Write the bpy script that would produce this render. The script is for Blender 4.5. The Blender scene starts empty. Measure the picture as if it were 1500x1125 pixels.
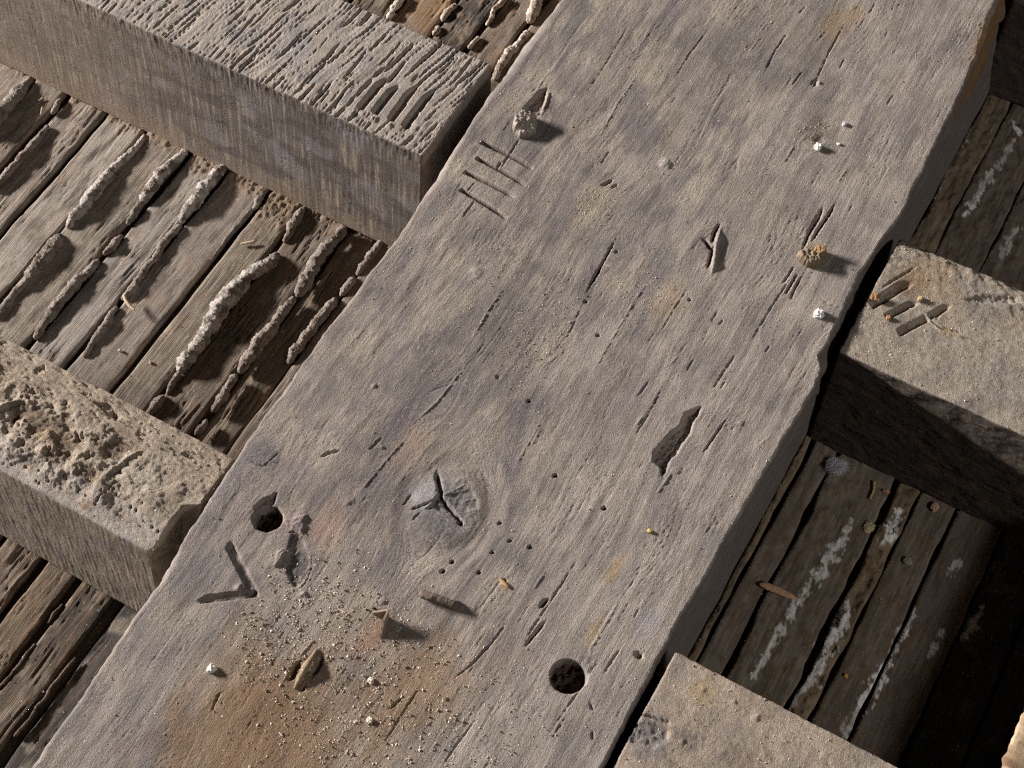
import bpy, math, random
import numpy as np
from mathutils import Matrix, Vector

sc = bpy.context.scene
COL = sc.collection
rad = math.radians
# ------------------------------------------------------------------ camera, light, exposure
TH, AZ, FPX, DIST, H = rad(30), rad(29.4), 2320.0, 1.275, 0.15
FW = np.array([math.cos(AZ), math.sin(AZ), 0.0])          # ground direction the camera looks along
RT = np.array([math.sin(AZ), -math.cos(AZ), 0.0])
ZZ = np.array([0, 0, 1.0])
VIEW = math.sin(TH) * FW - math.cos(TH) * ZZ
UP = math.cos(TH) * FW + math.sin(TH) * ZZ
CAM = np.array([0, 0, H]) - VIEW * DIST
cd = bpy.data.cameras.new('camera')
cam = bpy.data.objects.new('camera', cd); COL.objects.link(cam)
cd.sensor_width = 36.0; cd.lens = 36.0 * FPX / 1500.0; cd.clip_start = 0.05; cd.clip_end = 100
m = Matrix((RT, UP, -VIEW)).transposed().to_4x4(); m.translation = Vector(CAM)
cam.matrix_world = m
sc.camera = cam

w = bpy.data.worlds.new('World'); sc.world = w; w.use_nodes = True
w.node_tree.nodes['Background'].inputs[0].default_value = (0.95, 0.96, 1.0, 1)
w.node_tree.nodes['Background'].inputs[1].default_value = 0.016
sc.view_settings.view_transform = 'Standard'; sc.view_settings.look = 'None'
sc.cycles.use_denoising = False; sc.cycles.filter_width = 1.2
sc.view_settings.exposure = 0.0; sc.view_settings.gamma = 1.0

def lamp(name, d, dist, size, power, col, size_y=None):
    d = np.array(d); d /= np.linalg.norm(d)
    l = bpy.data.lights.new(name, 'AREA'); l.shape = 'RECTANGLE' if size_y else 'DISK'; l.size = size; l.energy = power; l.color = col
    if size_y: l.size_y = size_y
    o = bpy.data.objects.new(name, l); COL.objects.link(o)
    o.location = Vector(np.array([0.05, 0.0, 0.1]) - d * dist)
    o.rotation_euler = Vector(d).to_track_quat('-Z', 'Y').to_euler()
    return o
kh = 0.92 * RT - 0.39 * FW      # a wide low window to the left
KEL = rad(17.5)
lamp('key_lamp', kh * math.cos(KEL) - ZZ * math.sin(KEL), 6.0, 1.6, 1190, (1.0, 0.978, 0.960), 0.28)
fh = np.array([0.22, 0.975, 0]); FEL = rad(41)
lamp('fill_lamp', fh * math.cos(FEL) - ZZ * math.sin(FEL), 4.0, 0.7, 39, (1.0, 0.985, 0.975))

# ------------------------------------------------------------------ numpy helpers
def P(x, y, z=H):
    d = VIEW * FPX + RT * (x - 750) + UP * (562.5 - y)
    return CAM + d * ((z - CAM[2]) / d[2])
def mm(x, y, z=H):
    p = P(x, y, z); return p[0] * 1000, p[1] * 1000
_r = np.random.RandomState(11)
PERM = np.tile(_r.permutation(512), 3)
GA = _r.rand(512) * 2 * np.pi
GX, GY = np.cos(GA), np.sin(GA)
g3 = _r.randn(512, 3); g3 /= np.linalg.norm(g3, axis=1)[:, None]
def pn(x, y, seed=0):
    x = np.asarray(x, float) + seed * 17.31; y = np.asarray(y, float) + seed * 9.77
    xi = np.floor(x).astype(np.int64); yi = np.floor(y).astype(np.int64)
    xf = x - xi; yf = y - yi; xi &= 511; yi &= 511
    u = xf * xf * xf * (xf * (xf * 6 - 15) + 10); v = yf * yf * yf * (yf * (yf * 6 - 15) + 10)
    def g(ax, ay, fx, fy):
        h = PERM[PERM[ax & 511] + (ay & 511)]
        return GX[h] * fx + GY[h] * fy
    a = g(xi, yi, xf, yf); b = g(xi + 1, yi, xf - 1, yf)
    c = g(xi, yi + 1, xf, yf - 1); d = g(xi + 1, yi + 1, xf - 1, yf - 1)
    return ((a + (b - a) * u) * (1 - v) + (c + (d - c) * u) * v) * 1.5
def pn3(x, y, z, seed=0):
    x = np.asarray(x, float) + seed * 17.31; y = np.asarray(y, float) + seed * 5.77; z = np.asarray(z, float) + seed * 3.3
    xi = np.floor(x).astype(np.int64); yi = np.floor(y).astype(np.int64); zi = np.floor(z).astype(np.int64)
    xf, yf, zf = x - xi, y - yi, z - zi
    f = lambda t: t * t * t * (t * (t * 6 - 15) + 10)
    u, v, ww = f(xf), f(yf), f(zf); out = 0
    for dx in (0, 1):
        for dy in (0, 1):
            for dz in (0, 1):
                h = PERM[PERM[PERM[(xi + dx) & 511] + ((yi + dy) & 511)] + ((zi + dz) & 511)]
                g = g3[h]
                out = out + (g[..., 0] * (xf - dx) + g[..., 1] * (yf - dy) + g[..., 2] * (zf - dz)) * \
                    (u if dx else 1 - u) * (v if dy else 1 - v) * (ww if dz else 1 - ww)
    return out * 1.5
def fbm(x, y, o=3, seed=0, gain=.5):
    t = 0; a = 1
    for i in range(o):
        t = t + a * pn(x * 2 ** i, y * 2 ** i, seed + i * 3); a *= gain
    return t
def fbm3(x, y, z, o=3, seed=0):
    t = 0; a = 1
    for i in range(o):
        t = t + a * pn3(x * 2 ** i, y * 2 ** i, z * 2 ** i, seed + i * 3); a *= .5
    return t
def ss(a, b, x):
    t = np.clip((x - a) / (b - a), 0, 1); return t * t * (3 - 2 * t)
def hexc(s):
    c = np.array([int(s[i:i + 2], 16) / 255 for i in (0, 2, 4)])
    return np.where(c <= .04045, c / 12.92, ((c + .055) / 1.055) ** 2.4)
def mix(a, b, t):
    return a + (b - a) * np.asarray(t)[..., None]
def full(shape, c):
    return np.broadcast_to(c, shape + (3,)).copy()

# features on a height field (all in mm) -------------------------------------
def seg(U, V, a, b):
    ax, ay = a; bx, by = b; dx, dy = bx - ax, by - ay; L = math.hypot(dx, dy)
    t = ((U - ax) * dx + (V - ay) * dy) / (L * L)
    s = ((U - ax) * dy - (V - ay) * dx) / L          # > 0 on the -v side of a->b
    return t, s, L
def near(U, V, pts, pad):
    xs = [p[0] for p in pts]; ys = [p[1] for p in pts]
    return (U > min(xs) - pad) & (U < max(xs) + pad) & (V > min(ys) - pad) & (V < max(ys) + pad)
def crack(h, U, V, pts, wid, dep, z=H, wob=.5, seed=0, raw=False, lip=0.0):
    """a groove along a polyline of photo points, tapering to both ends"""
    q = [p if raw else mm(p[0], p[1], z) for p in pts]
    k = near(U, V, q, wid * 4 + 4)
    if not k.any(): return
    u, v = U[k], V[k]; best = np.full(u.shape, 1e9); tt = np.zeros(u.shape); sg = np.zeros(u.shape)
    n = len(q) - 1
    for i in range(n):
        t, s, L = seg(u, v, q[i], q[i + 1]); tc = np.clip(t, 0, 1)
        d = np.hypot(u - (q[i][0] + tc * (q[i + 1][0] - q[i][0])), v - (q[i][1] + tc * (q[i + 1][1] - q[i][1])))
        c = d < best; best[c] = d[c]; tt[c] = (i + tc[c]) / n; sg[c] = s[c]
    best = best + wob * pn(u / 3, v / 3, 40 + seed)
    tap = np.clip(np.sin(np.pi * np.clip(tt, .03, .97)) * 1.6, 0, 1)
    h[k] -= dep * tap * (1 - ss(.25, 1, np.abs(best) / (wid * .5 * (tap * .8 + .2))))
    if lip: h[k] += lip * tap * np.exp(-((sg - wid * .8) / (wid * .7)) ** 2) * (np.abs(best) < wid * 3)
def vcut(h, U, V, a, b, wid, dep, z=H, side=1, taper=(0, .15), seed=0):
    """a chisel cut: sheer wall on the line a-b, floor ramping up over 'wid' to the given side"""
    a = mm(a[0], a[1], z); b = mm(b[0], b[1], z)
    k = near(U, V, [a, b], wid + 4)
    if not k.any(): return
    t, s, L = seg(U[k], V[k], a, b); s = s * side + .3 * pn(U[k] / 6, V[k] / 5, 60 + seed) + .15 * pn(U[k] / 1.7, V[k] / 1.7, 61 + seed)
    lo, hi = taper
    e = ss(-.01, max(lo, .015), t) * (1 - ss(1 - max(hi, .015), 1.01, t))
    ww = wid * (.35 + .65 * e)
    prof = np.where(s < 0, 1 - ss(0, .8, -s), (1 - ss(.72, 1.0, s / ww)) * (1 - .25 * np.clip(s / ww, 0, 1))) * (t > -.02) * (t < 1.02)
    h[k] -= dep * e * prof * (.92 + .14 * fbm(U[k] / 5, V[k] / 5, 3, 62 + seed))
def poly_pit(h, U, V, pts, dep, z=H, soft=1.2, rough=.8, seed=0, slope=None):
    q = [mm(p[0], p[1], z) for p in pts]
    k = near(U, V, q, 6)
    if not k.any(): return
    u, v = U[k], V[k]; ins = np.zeros(u.shape, bool); dist = np.full(u.shape, 1e9)
    uu = u + .6 * pn(u / 2.5, v / 2.5, seed + 70); vv = v + .6 * pn(u / 2.5, v / 2.5, seed + 71)
    for i in range(len(q)):
        (x1, y1), (x2, y2) = q[i], q[(i + 1) % len(q)]
        c = ((y1 > vv) != (y2 > vv)) & (uu < (x2 - x1) * (vv - y1) / (y2 - y1 + 1e-9) + x1); ins ^= c
        L2 = (x2 - x1) ** 2 + (y2 - y1) ** 2 + 1e-9
        t = np.clip(((uu - x1) * (x2 - x1) + (vv - y1) * (y2 - y1)) / L2, 0, 1)
        dist = np.minimum(dist, np.hypot(uu - x1 - t * (x2 - x1), vv - y1 - t * (y2 - y1)))
    sd = np.where(ins, dist, -dist)
    h[k] -= (dep + rough * fbm(u / 4, v / 4, 2, seed + 72)) * ss(-.3, soft, sd)
def bump(h, U, V, c, r, amp, z=H, asp=1.0, seed=0, rough=.3):
    x, y = mm(c[0], c[1], z); k = near(U, V, [(x, y)], r * 2.5 * max(1, asp))
    if not k.any(): return
    d = np.hypot((U[k] - x) / asp, V[k] - y) / r + rough * pn(U[k] / (r * .7), V[k] / (r * .7), seed + 80)
    h[k] += amp * (1 - ss(.1, 1, d))
def hole(h, U, V, c, r, dep, z=H, rim=.7, seed=0, floor=0.0):
    x, y = mm(c[0], c[1], z); k = near(U, V, [(x, y)], r * 1.6 + 1)
    if not k.any(): return
    u, v = U[k], V[k]
    a = np.arctan2(v - y, u - x); rr = r * (1 + .035 * pn(np.cos(a) * 2, np.sin(a) * 2, seed + 90))
    d = np.hypot(u - x, v - y)
    wgt = 1 - ss(-rim, rim * .3, d - rr)
    h[k] = h[k] * (1 - wgt) + (-dep + floor * fbm(u / 4, v / 4, 3, seed + 91)) * wgt
def blob(U, V, c, r, z=H, asp=1.0, seed=0, soft=.5, sc_=None):
    """soft irregular mask used for stains"""
    x, y = mm(c[0], c[1], z)
    d = np.hypot((U - x) / (r * asp), (V - y) / r) + .45 * fbm(U / (r * .7), V / (r * .45), 3, seed + 100)
    return 1 - ss(1 - soft, 1 + soft, d)

# ------------------------------------------------------------------ mesh helpers
def make(name, verts, quads, tris, col, gc, mat, parent=None, smooth=True):
    me = bpy.data.meshes.new(name)
    nv = len(verts); quads = np.asarray(quads, np.int32).reshape(-1, 4); tris = np.asarray(tris, np.int32).reshape(-1, 3)
    me.vertices.add(nv); me.vertices.foreach_set('co', np.asarray(verts, np.float32).ravel())
    nl = len(quads) * 4 + len(tris) * 3
    me.loops.add(nl); me.loops.foreach_set('vertex_index', np.concatenate([quads.ravel(), tris.ravel()]))
    me.polygons.add(len(quads) + len(tris))
    st = np.concatenate([np.arange(len(quads)) * 4, len(quads) * 4 + np.arange(len(tris)) * 3]).astype(np.int32)
    me.polygons.foreach_set('loop_start', st)
    me.polygons.foreach_set('use_smooth', np.full(len(st), smooth))
    me.update(calc_edges=True)
    if col is not None:
        a = me.attributes.new('Col', 'FLOAT_COLOR', 'POINT')
        c = np.ones((nv, 4), np.float32); c[:, :3] = np.clip(np.asarray(col).reshape(-1, 3), 0, 1); a.data.foreach_set('color', c.ravel())
    if gc is not None:
        a = me.attributes.new('gc', 'FLOAT_VECTOR', 'POINT'); a.data.foreach_set('vector', np.asarray(gc, np.float32).ravel())
    me.materials.append(mat)
    o = bpy.data.objects.new(name, me); COL.objects.link(o)
    if parent: o.parent = parent
    return o
def grid(name, Pm, col, gc, mat, parent=None, loop=True, caps=True, origin=None, smooth=True):
    """n rows of m points; loop closes the rows into rings, caps close both ends"""
    n, m_ = Pm.shape[:2]
    idx = np.arange(n * m_).reshape(n, m_)
    a, b = idx[:-1], idx[1:]
    if loop:
        q = np.stack([a, np.roll(a, -1, 1), np.roll(b, -1, 1), b], -1).reshape(-1, 4)
    else:
        q = np.stack([a[:, :-1], a[:, 1:], b[:, 1:], b[:, :-1]], -1).reshape(-1, 4)
    V = Pm.reshape(-1, 3); C = col.reshape(-1, 3); G = gc.reshape(-1, 3); t = []
    if loop and caps:
        c0, c1 = Pm[0].mean(0), Pm[-1].mean(0)
        V = np.vstack([V, c0, c1]); C = np.vstack([C, col[0].mean(0), col[-1].mean(0)]); G = np.vstack([G, gc[0].mean(0), gc[-1].mean(0)])
        k = n * m_
        f, g = idx[0], idx[-1]
        t = np.vstack([np.stack([np.full(m_, k), np.roll(f, -1), f], -1), np.stack([np.full(m_, k + 1), g, np.roll(g, -1)], -1)])
    if origin is not None: V = V - np.asarray(origin)
    o = make(name, V, q, t, C, G, mat, parent, smooth)
    if origin is not None: o.location = Vector(origin)
    return o
def thing(name, label, cat, loc=(0, 0, 0), group=None):
    o = bpy.data.objects.new(name, None); COL.objects.link(o); o.location = loc
    o.empty_display_size = .05
    o['label'] = label; o['category'] = cat
    if group: o['group'] = group
    o['kind'] = 'thing'
    return o
def tag(o, label=None, cat=None, group=None, kind=None):
    for k, v in (('label', label), ('category', cat), ('group', group), ('kind', kind)):
        if v: o[k] = v
    return o

# ------------------------------------------------------------------ materials
def material(name, fine=(.05, .9), streak=.22, speck=.35, bump_s=.55, bump_d=.0006, iso=1.1, rough=.92, speck_col='cfc2ae', speck_scale=.55, grainy=.6):
    mt = bpy.data.materials.new(name); mt.use_nodes = True
    nt = mt.node_tree; N = nt.nodes; L = nt.links
    b = N['Principled BSDF']; b.inputs['Roughness'].default_value = rough
    b.inputs['Specular IOR Level'].default_value = .18
    at = N.new('ShaderNodeAttribute'); at.attribute_name = 'Col'
    gc = N.new('ShaderNodeAttribute'); gc.attribute_name = 'gc'
    mp = N.new('ShaderNodeVectorMath'); mp.operation = 'MULTIPLY'; mp.inputs[1].default_value = (fine[0], fine[1], fine[1])
    L.new(gc.outputs['Vector'], mp.inputs[0])
    n1 = N.new('ShaderNodeTexNoise'); n1.inputs['Scale'].default_value = 1.0; n1.inputs['Detail'].default_value = 4; n1.inputs['Roughness'].default_value = .65
    L.new(mp.outputs[0], n1.inputs['Vector'])
    n2 = N.new('ShaderNodeTexNoise'); n2.inputs['Scale'].default_value = iso; n2.inputs['Detail'].default_value = 3; n2.inputs['Roughness'].default_value = .7
    L.new(gc.outputs['Vector'], n2.inputs['Vector'])
    n3 = N.new('ShaderNodeTexNoise'); n3.inputs['Scale'].default_value = .07; n3.inputs['Detail'].default_value = 5; n3.inputs['Roughness'].default_value = .6
    L.new(gc.outputs['Vector'], n3.inputs['Vector'])
    def mrange(src, a, c, d, e):
        r = N.new('ShaderNodeMapRange'); r.inputs[1].default_value = a; r.inputs[2].default_value = c; r.inputs[3].default_value = d; r.inputs[4].default_value = e
        L.new(src, r.inputs[0]); return r.outputs[0]
    def math_(op, a, c):
        k = N.new('ShaderNodeMath'); k.operation = op
        for i, v in enumerate((a, c)):
            if isinstance(v, (int, float)): k.inputs[i].default_value = v
            else: L.new(v, k.inputs[i])
        return k.outputs[0]
    f = math_('MULTIPLY', mrange(n1.outputs['Fac'], .28, .72, 1 - streak, 1 + streak), mrange(n2.outputs['Fac'], .25, .75, .76, 1.24))
    f = math_('MULTIPLY', f, mrange(n3.outputs['Fac'], .3, .7, .88, 1.12))
    mul = N.new('ShaderNodeVectorMath'); mul.operation = 'SCALE'
    L.new(at.outputs['Color'], mul.inputs[0]); L.new(f, mul.inputs['Scale'])
    # tiny pale specks of dust and lime
    vo = N.new('ShaderNodeTexVoronoi'); vo.inputs['Scale'].default_value = speck_scale; vo.feature = 'F1'
    L.new(gc.outputs['Vector'], vo.inputs['Vector'])
    sx = N.new('ShaderNodeSeparateColor'); L.new(vo.outputs['Color'], sx.inputs[0])
    size = mrange(sx.outputs[0], 1 - speck, 1.0, 0.0, .38)
    sp = math_('LESS_THAN', vo.outputs['Distance'], size)
    mx = N.new('ShaderNodeMix'); mx.data_type = 'RGBA'
    L.new(math_('MULTIPLY', sp, .55), mx.inputs[0]); L.new(mul.outputs[0], mx.inputs[6]); mx.inputs[7].default_value = (*hexc(speck_col), 1)
    L.new(mx.outputs[2], b.inputs['Base Color'])
    hgt = math_('ADD', math_('MULTIPLY', n1.outputs['Fac'], grainy), math_('MULTIPLY', n2.outputs['Fac'], 1.0))
    hgt = math_('ADD', hgt, math_('MULTIPLY', sp, .35))
    bp = N.new('ShaderNodeBump'); bp.inputs['Strength'].default_value = bump_s; bp.inputs['Distance'].default_value = bump_d
    L.new(hgt, bp.inputs['Height']); L.new(bp.outputs[0], b.inputs['Normal'])
    return mt
M_BEAM = material('weathered_oak', fine=(.04, .9), streak=.12, speck=.10, bump_s=.9, bump_d=.0012, iso=1.05, speck_scale=.75, grainy=.4)
M_JOIST = material('dusty_joist_oak', fine=(.05, .7), streak=.13, speck=.10, bump_s=.85, bump_d=.0012, iso=1.0, speck_scale=.75, grainy=.4)
M_LATH = material('riven_lath_wood', fine=(.012, .95), streak=.24, speck=.06, bump_s=.6, bump_d=.0012, iso=.9, grainy=1.4, speck_scale=.6)
M_DIRT = material('dirty_lath_wood', fine=(.014, .8), streak=.22, speck=.22, bump_s=.6, bump_d=.0009, iso=.7, speck_scale=.4, speck_col='a08a6c')
M_PLAST = material('hair_plaster', fine=(.4, .4), streak=.12, speck=.10, bump_s=.9, bump_d=.0018, iso=.75, speck_col='e8e0d4')
M_IRON = material('rusty_iron', fine=(.4, .4), streak=.3, speck=.05, bump_s=.5, bump_d=.0005, iso=1.2, rough=.8)
M_CRUMB = material('lime_crumb', fine=(.5, .5), streak=.1, speck=.0, bump_s=.3, bump_d=.0004, iso=2.0)
M_RAW = material('raw_softwood', fine=(.04, .5), streak=.2, speck=.02, bump_s=.4, bump_d=.0006, iso=.8)

C_TAN, C_GRAY, C_PURP, C_ORNG, C_DARK = hexc('9b8f85'), hexc('817975'), hexc('655f60'), hexc('9c6f4c'), hexc('544a42')
CRUMB_SITES = []          # (positions, colour, weight)

# ================================================================== THE BEAM
def build_beam():
    root = thing('oak_beam', 'wide dusty gray oak beam with tally marks, two peg holes and a cracked knot', 'beam')
    step = .00084
    lu = np.array([-.46, -.36, -.279, -.2, -.164, -.09, -.028, .04, .0996, .152, .21, .259, .286, .322, .36, .40])
    lv = np.array([.1420, .1452, .1488, .154, .1562, .1578, .1582, .1575, .1568, .1608, .1645, .1671, .1682, .1702, .166, .164])
    ru = np.array([-.30, -.242, -.1257, -.0122, .06, .1078, .135, .1456, .1625, .2, .237, .2968, .31, .3911, .5102, .5843, .62])
    rv = np.array([-.2085, -.2083, -.2068, -.210, -.2118, -.2135, -.2125, -.2035, -.2062, -.2035, -.2017, -.2062, -.2085, -.2054, -.2017, -.1935, -.192])
    nu, nt = int(.90 / step), int(.372 / step)
    ui = np.arange(nu) * step
    K1, K2 = 10, 56
    # one ring: up the left side, over the top (left to right), down the right side
    t_top = np.linspace(0, 1, nt)
    vt = .165 + (-.21 - .165) * t_top
    skew = -.46 + (vt - .157) * (-.535)
    U = ui[:, None] + skew[None, :]
    ext = np.array([-.45, -.3, -.15, -.05])
    Uh = np.concatenate([np.linspace(-.95, -.62, 3)[:, None] + 0 * skew[None], U, np.linspace(.80, 1.15, 3)[:, None] + 0 * skew[None]])
    VL = np.interp(Uh, lu, lv); VR = np.interp(Uh, ru, rv)
    VL = VL + .0011 * pn(Uh * 1000 / 22, Uh * 0 + .5, 3) + .0005 * pn(Uh * 1000 / 6, Uh * 0 + .5, 4)
    VR = VR + .0009 * pn(Uh * 1000 / 20, Uh * 0 + .5, 5) + .0006 * pn(Uh * 1000 / 5, Uh * 0 + .5, 6)
    V = VL + (VR - VL) * t_top[None, :]
    Um, Vm = Uh * 1000, V * 1000
    h = np.zeros_like(Um)
    # --- grain lines flow round the knots
    psi = Vm + 5 * pn(Um / 160, Vm / 90, 1) + 2 * pn(Um / 60, Vm / 40, 2)
    for (kx, ky), R in (((655, 745), 27), ((380, 682), 11), ((893, 372), 9), ((1190, 205), 9), ((640, 590), 10), ((770, 185), 10), ((1040, 362), 8)):
        x, y = mm(kx, ky); dx, dy = (Um - x) * .62, Vm - y; r2 = dx * dx + dy * dy
        psi = psi - dy * np.minimum(1.0, R * R / np.maximum(r2, 1)) * np.exp(-r2 / (R * 5) ** 2) * .93
    kx, ky = mm(655, 745); rk = np.hypot((Um - kx) * .8, Vm - ky)
    g1 = pn(Um / 40, psi / 2.6, 7); g2 = pn(Um / 16, psi / 1.15, 8); g3_ = pn(Um / 90, psi / 7, 9)
    ridged = 1 - np.abs(pn(Um / 55, psi / 5.5, 10)); ridged2 = 1 - np.abs(pn(Um / 26, psi / 3.0, 13))
    wear = ss(-.35, .5, fbm(Um / 90, Vm / 60, 3, 14))            # 1 = fibrous, 0 = dusted over
    right = ss(-20, -150, Vm)                                      # the right part shows more fibre
    fib = np.clip(.10 + .40 * wear + .48 * right, 0, 1)
    h += 1.1 * fbm(Um / 130, Vm / 80, 3, 15) + .2 * g3_
    h += (.3 + .7 * fib) * (.06 * g1 + .11 * pn(Um / 75, psi / 1.5, 8) + .08 * pn(Um / 40, psi / 1.0, 27))
    cm = ss(.05, .5, pn(Um / 70, Vm / 35, 16)) * (.4 + .6 * fib)
    hair = ss(-.1, .4, pn(Um / 120, psi / 30, 78)) * ss(.955, 1.0, 1 - np.abs(pn(Um / 190, psi / 5.0, 79)))
    h -= .45 * hair
    h -= .5 * cm * ss(.93, 1.0, ridged) + .25 * cm * ss(.90, 1.0, ridged2)
    up_ = ss(.25, .7, pn(Um / 60, Vm / 40, 19))
    h += .30 * up_ * ss(.94, 1.0, 1 - np.abs(pn(Um / 75, psi / 9, 20)))        # thin raised splinter lines
    dust = .055 * fbm(Um / 3.6, Vm / 3.0, 2, 17) + .12 * pn(Um / 1.6, Vm / 1.5, 18)
    clump = ss(-.05, .5, fbm(Um / 42, Vm / 34, 3, 66)) * (1 - .5 * right)
    h += dust * (1.05 - .45 * fib) + clump * (.10 * fbm(Um / 2.6, Vm / 2.4, 2, 67) + .16 * ss(.25, .6, pn(Um / 3.0, Vm / 3.0, 68)))
    lump = fbm(Um / 7, Vm / 6, 2, 21); h += .08 * lump * (1 - .5 * fib)
    # adze-like dips across the left half
    h += .35 * pn(Um / 22, Vm / 45, 22) * ss(-60, 60, Vm)
    # knot: dished, cracked in three
    h -= 1.2 * np.exp(-((rk - 33) / 7) ** 2); h += .8 * np.exp(-(rk / 22) ** 2)
    h += .14 * np.sin(rk / 1.7 + 2 * pn(Um / 20, Vm / 20, 23)) * np.exp(-((rk - 42) / 12) ** 2) * ss(0, 25, -(Vm - ky) + 5)
    poly_pit(h, Um, Vm, [(637, 729), (644, 723), (650, 729), (656, 742), (664, 751), (652, 752), (634, 746), (622, 748), (630, 741)], 2.6, seed=1)
    crack(h, Um, Vm, [(640, 690), (642, 705), (645, 720), (647, 732)], 5.5, 6, seed=2, wob=1.1)
    crack(h, Um, Vm, [(645, 724), (653, 739), (664, 752), (674, 765), (680, 772)], 3.6, 6, seed=3, wob=1.0)
    crack(h, Um, Vm, [(598, 747), (612, 744), (624, 738), (640, 732)], 2.4, 3.5, seed=4, wob=.9)
    crack(h, Um, Vm, [(603, 763), (612, 754), (620, 748)], 1.2, 1.5, seed=5)
    crack(h, Um, Vm, [(648, 727), (663, 721), (684, 709)], 1.0, -.8, seed=6)
    crack(h, Um, Vm, [(676, 736), (690, 732), (698, 731)], .9, -.6, seed=7)
    poly_pit(h, Um, Vm, [(650, 727), (690, 716), (700, 728), (702, 745), (680, 752), (662, 742)], .9, soft=2.5, rough=.4, seed=8)
    # tally marks IIII
    cut_tone = np.zeros_like(h)
    for i, (a, b) in enumerate((((706, 208), (779, 246)), ((698, 231), (768, 270)), ((681, 252), (753, 288)), ((675, 278), (741, 319)))):
        a_, b_ = mm(*a), mm(*b)
        k = near(Um, Vm, [a_, b_], 6); t, s, L = seg(Um[k], Vm[k], a_, b_)
        bow = s + 1.1 * np.sin(np.pi * np.clip(t, 0, 1)) * (1 if i < 2 else .5) + .25 * pn(Um[k] / 5, Vm[k] / 5, 30 + i)
        e = ss(-.015, .03, t) * (1 - ss(.7, 1.01, t) * .75) * (t < 1.01) * (t > -.02)
        cut = 1 - ss(1.25, 1.95, np.abs(bow)); h[k] -= 6.5 * e * cut; cut_tone[k] = np.maximum(cut_tone[k], cut * ss(-.015, .03, t) * (1 - ss(.8, 1.0, t)) * (.75 + .5 * pn(Um[k] / 4, Vm[k] / 4, 36 + i)))
    crack(h, Um, Vm, [(763, 200), (750, 220), (731, 249)], 1.6, 1.6, seed=10)
    crack(h, Um, Vm, [(734, 236), (728, 247)], 2.6, 1.8, seed=11)
    crack(h, Um, Vm, [(695, 294), (688, 305), (677, 321)], 1.8, 1.6, seed=12)
    # mark V
    vcut(h, Um, Vm, (377.5, 868), (338, 791), 6.6, 3.4, side=-1, taper=(0, .10), seed=1)
    vcut(h, Um, Vm, (283, 884), (378, 873.5), 6.6, 3.6, side=-1, taper=(.25, 0), seed=2)
    bump(h, Um, Vm, (350, 862), 4.5, 2.6, seed=77)
    # peg holes
    poly_pit(h, Um, Vm, [(372, 742), (385, 730), (398, 726), (404, 720), (407, 722), (404, 738), (411, 746), (398, 752), (374, 752)], 3.2, seed=13)
    hole(h, Um, Vm, (392, 759), 11.6, 15, seed=1, floor=5)
    hole(h, Um, Vm, (832, 991), 13.0, 11, seed=2, floor=2.5)
    poly_pit(h, Um, Vm, [(853, 976), (861, 985), (862, 998), (852, 1010), (838, 1018), (832, 1016), (848, 1005)], 1.6, seed=14)
    # pressed chip beside the hole
    poly_pit(h, Um, Vm, [(430, 780), (443, 786), (450, 800), (455, 817), (455, 835), (446, 853), (433, 862), (425, 853), (418, 836), (420, 815), (424, 798)], 2.2, soft=2, rough=.4, seed=15)
    crack(h, Um, Vm, [(430, 776), (426, 792), (420, 808)], 1.5, 2.5, seed=13)
    crack(h, Um, Vm, [(422, 781), (430, 778), (440, 785)], 1.3, 2, seed=14)
    crack(h, Um, Vm, [(456, 810), (456, 832), (448, 852), (440, 862)], 1.8, 2, seed=15)
    poly_pit(h, Um, Vm, [(406, 807), (414, 804), (420, 809), (412, 822), (404, 832), (399, 828)], -1.8, soft=1.5, rough=.2, seed=16)
    poly_pit(h, Um, Vm, [(412, 757), (424, 760), (438, 756), (452, 752), (448, 768), (443, 783), (432, 775), (420, 770)], -1.5, soft=2, rough=.6, seed=17)
    # gouges
    poly_pit(h, Um, Vm, [(1003, 603), (1014, 600), (1028, 594), (1025, 607), (1017, 618), (1012, 636), (1000, 652), (994, 664), (984, 673), (976, 692), (970, 700), (966, 684), (956, 676), (957, 660), (968, 648), (980, 633), (996, 622)], 5.0, soft=2.2, rough=1.2, seed=18)
    poly_pit(h, Um, Vm, [(765, 158), (778, 144), (790, 131), (803, 127), (799, 148), (794, 166), (786, 174), (775, 170)], 4.2, soft=2.0, rough=.6, seed=19)
    crack(h, Um, Vm, [(791, 172), (800, 150), (806, 130)], 2.2, -1.2, seed=16)
    # split nail hole with a lip
    crack(h, Um, Vm, [(1055, 326), (1046, 344), (1042, 358)], 3.6, 4, seed=17)
    crack(h, Um, Vm, [(1028, 349), (1036, 357), (1043, 368)], 4.0, 6, seed=18)
    crack(h, Um, Vm, [(1045, 360), (1041, 378), (1036, 394)], 3.2, 5, seed=19)
    crack(h, Um, Vm, [(1056, 335), (1049, 360), (1047, 380), (1042, 404)], 5.0, -2.6, seed=20)
    # torn fibres round the second peg
    for i, (pts, w_, d_) in enumerate((([(1174, 368), (1184, 345), (1200, 318), (1206, 300)], 3.2, 3.2), ([(1188, 356), (1200, 335), (1214, 315), (1224, 297)], 3.4, 3.6), ([(1180, 350), (1192, 325), (1199, 311)], 2.4, 2.4),
                                       ([(1164, 388), (1154, 405), (1146, 416)], 2.0, 2.6), ([(1170, 397), (1158, 418), (1150, 432)], 2.4, 3.0), ([(1176, 402), (1164, 424), (1158, 440)], 2.0, 2.4))):
        crack(h, Um, Vm, pts, w_, d_, seed=21 + i)
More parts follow.
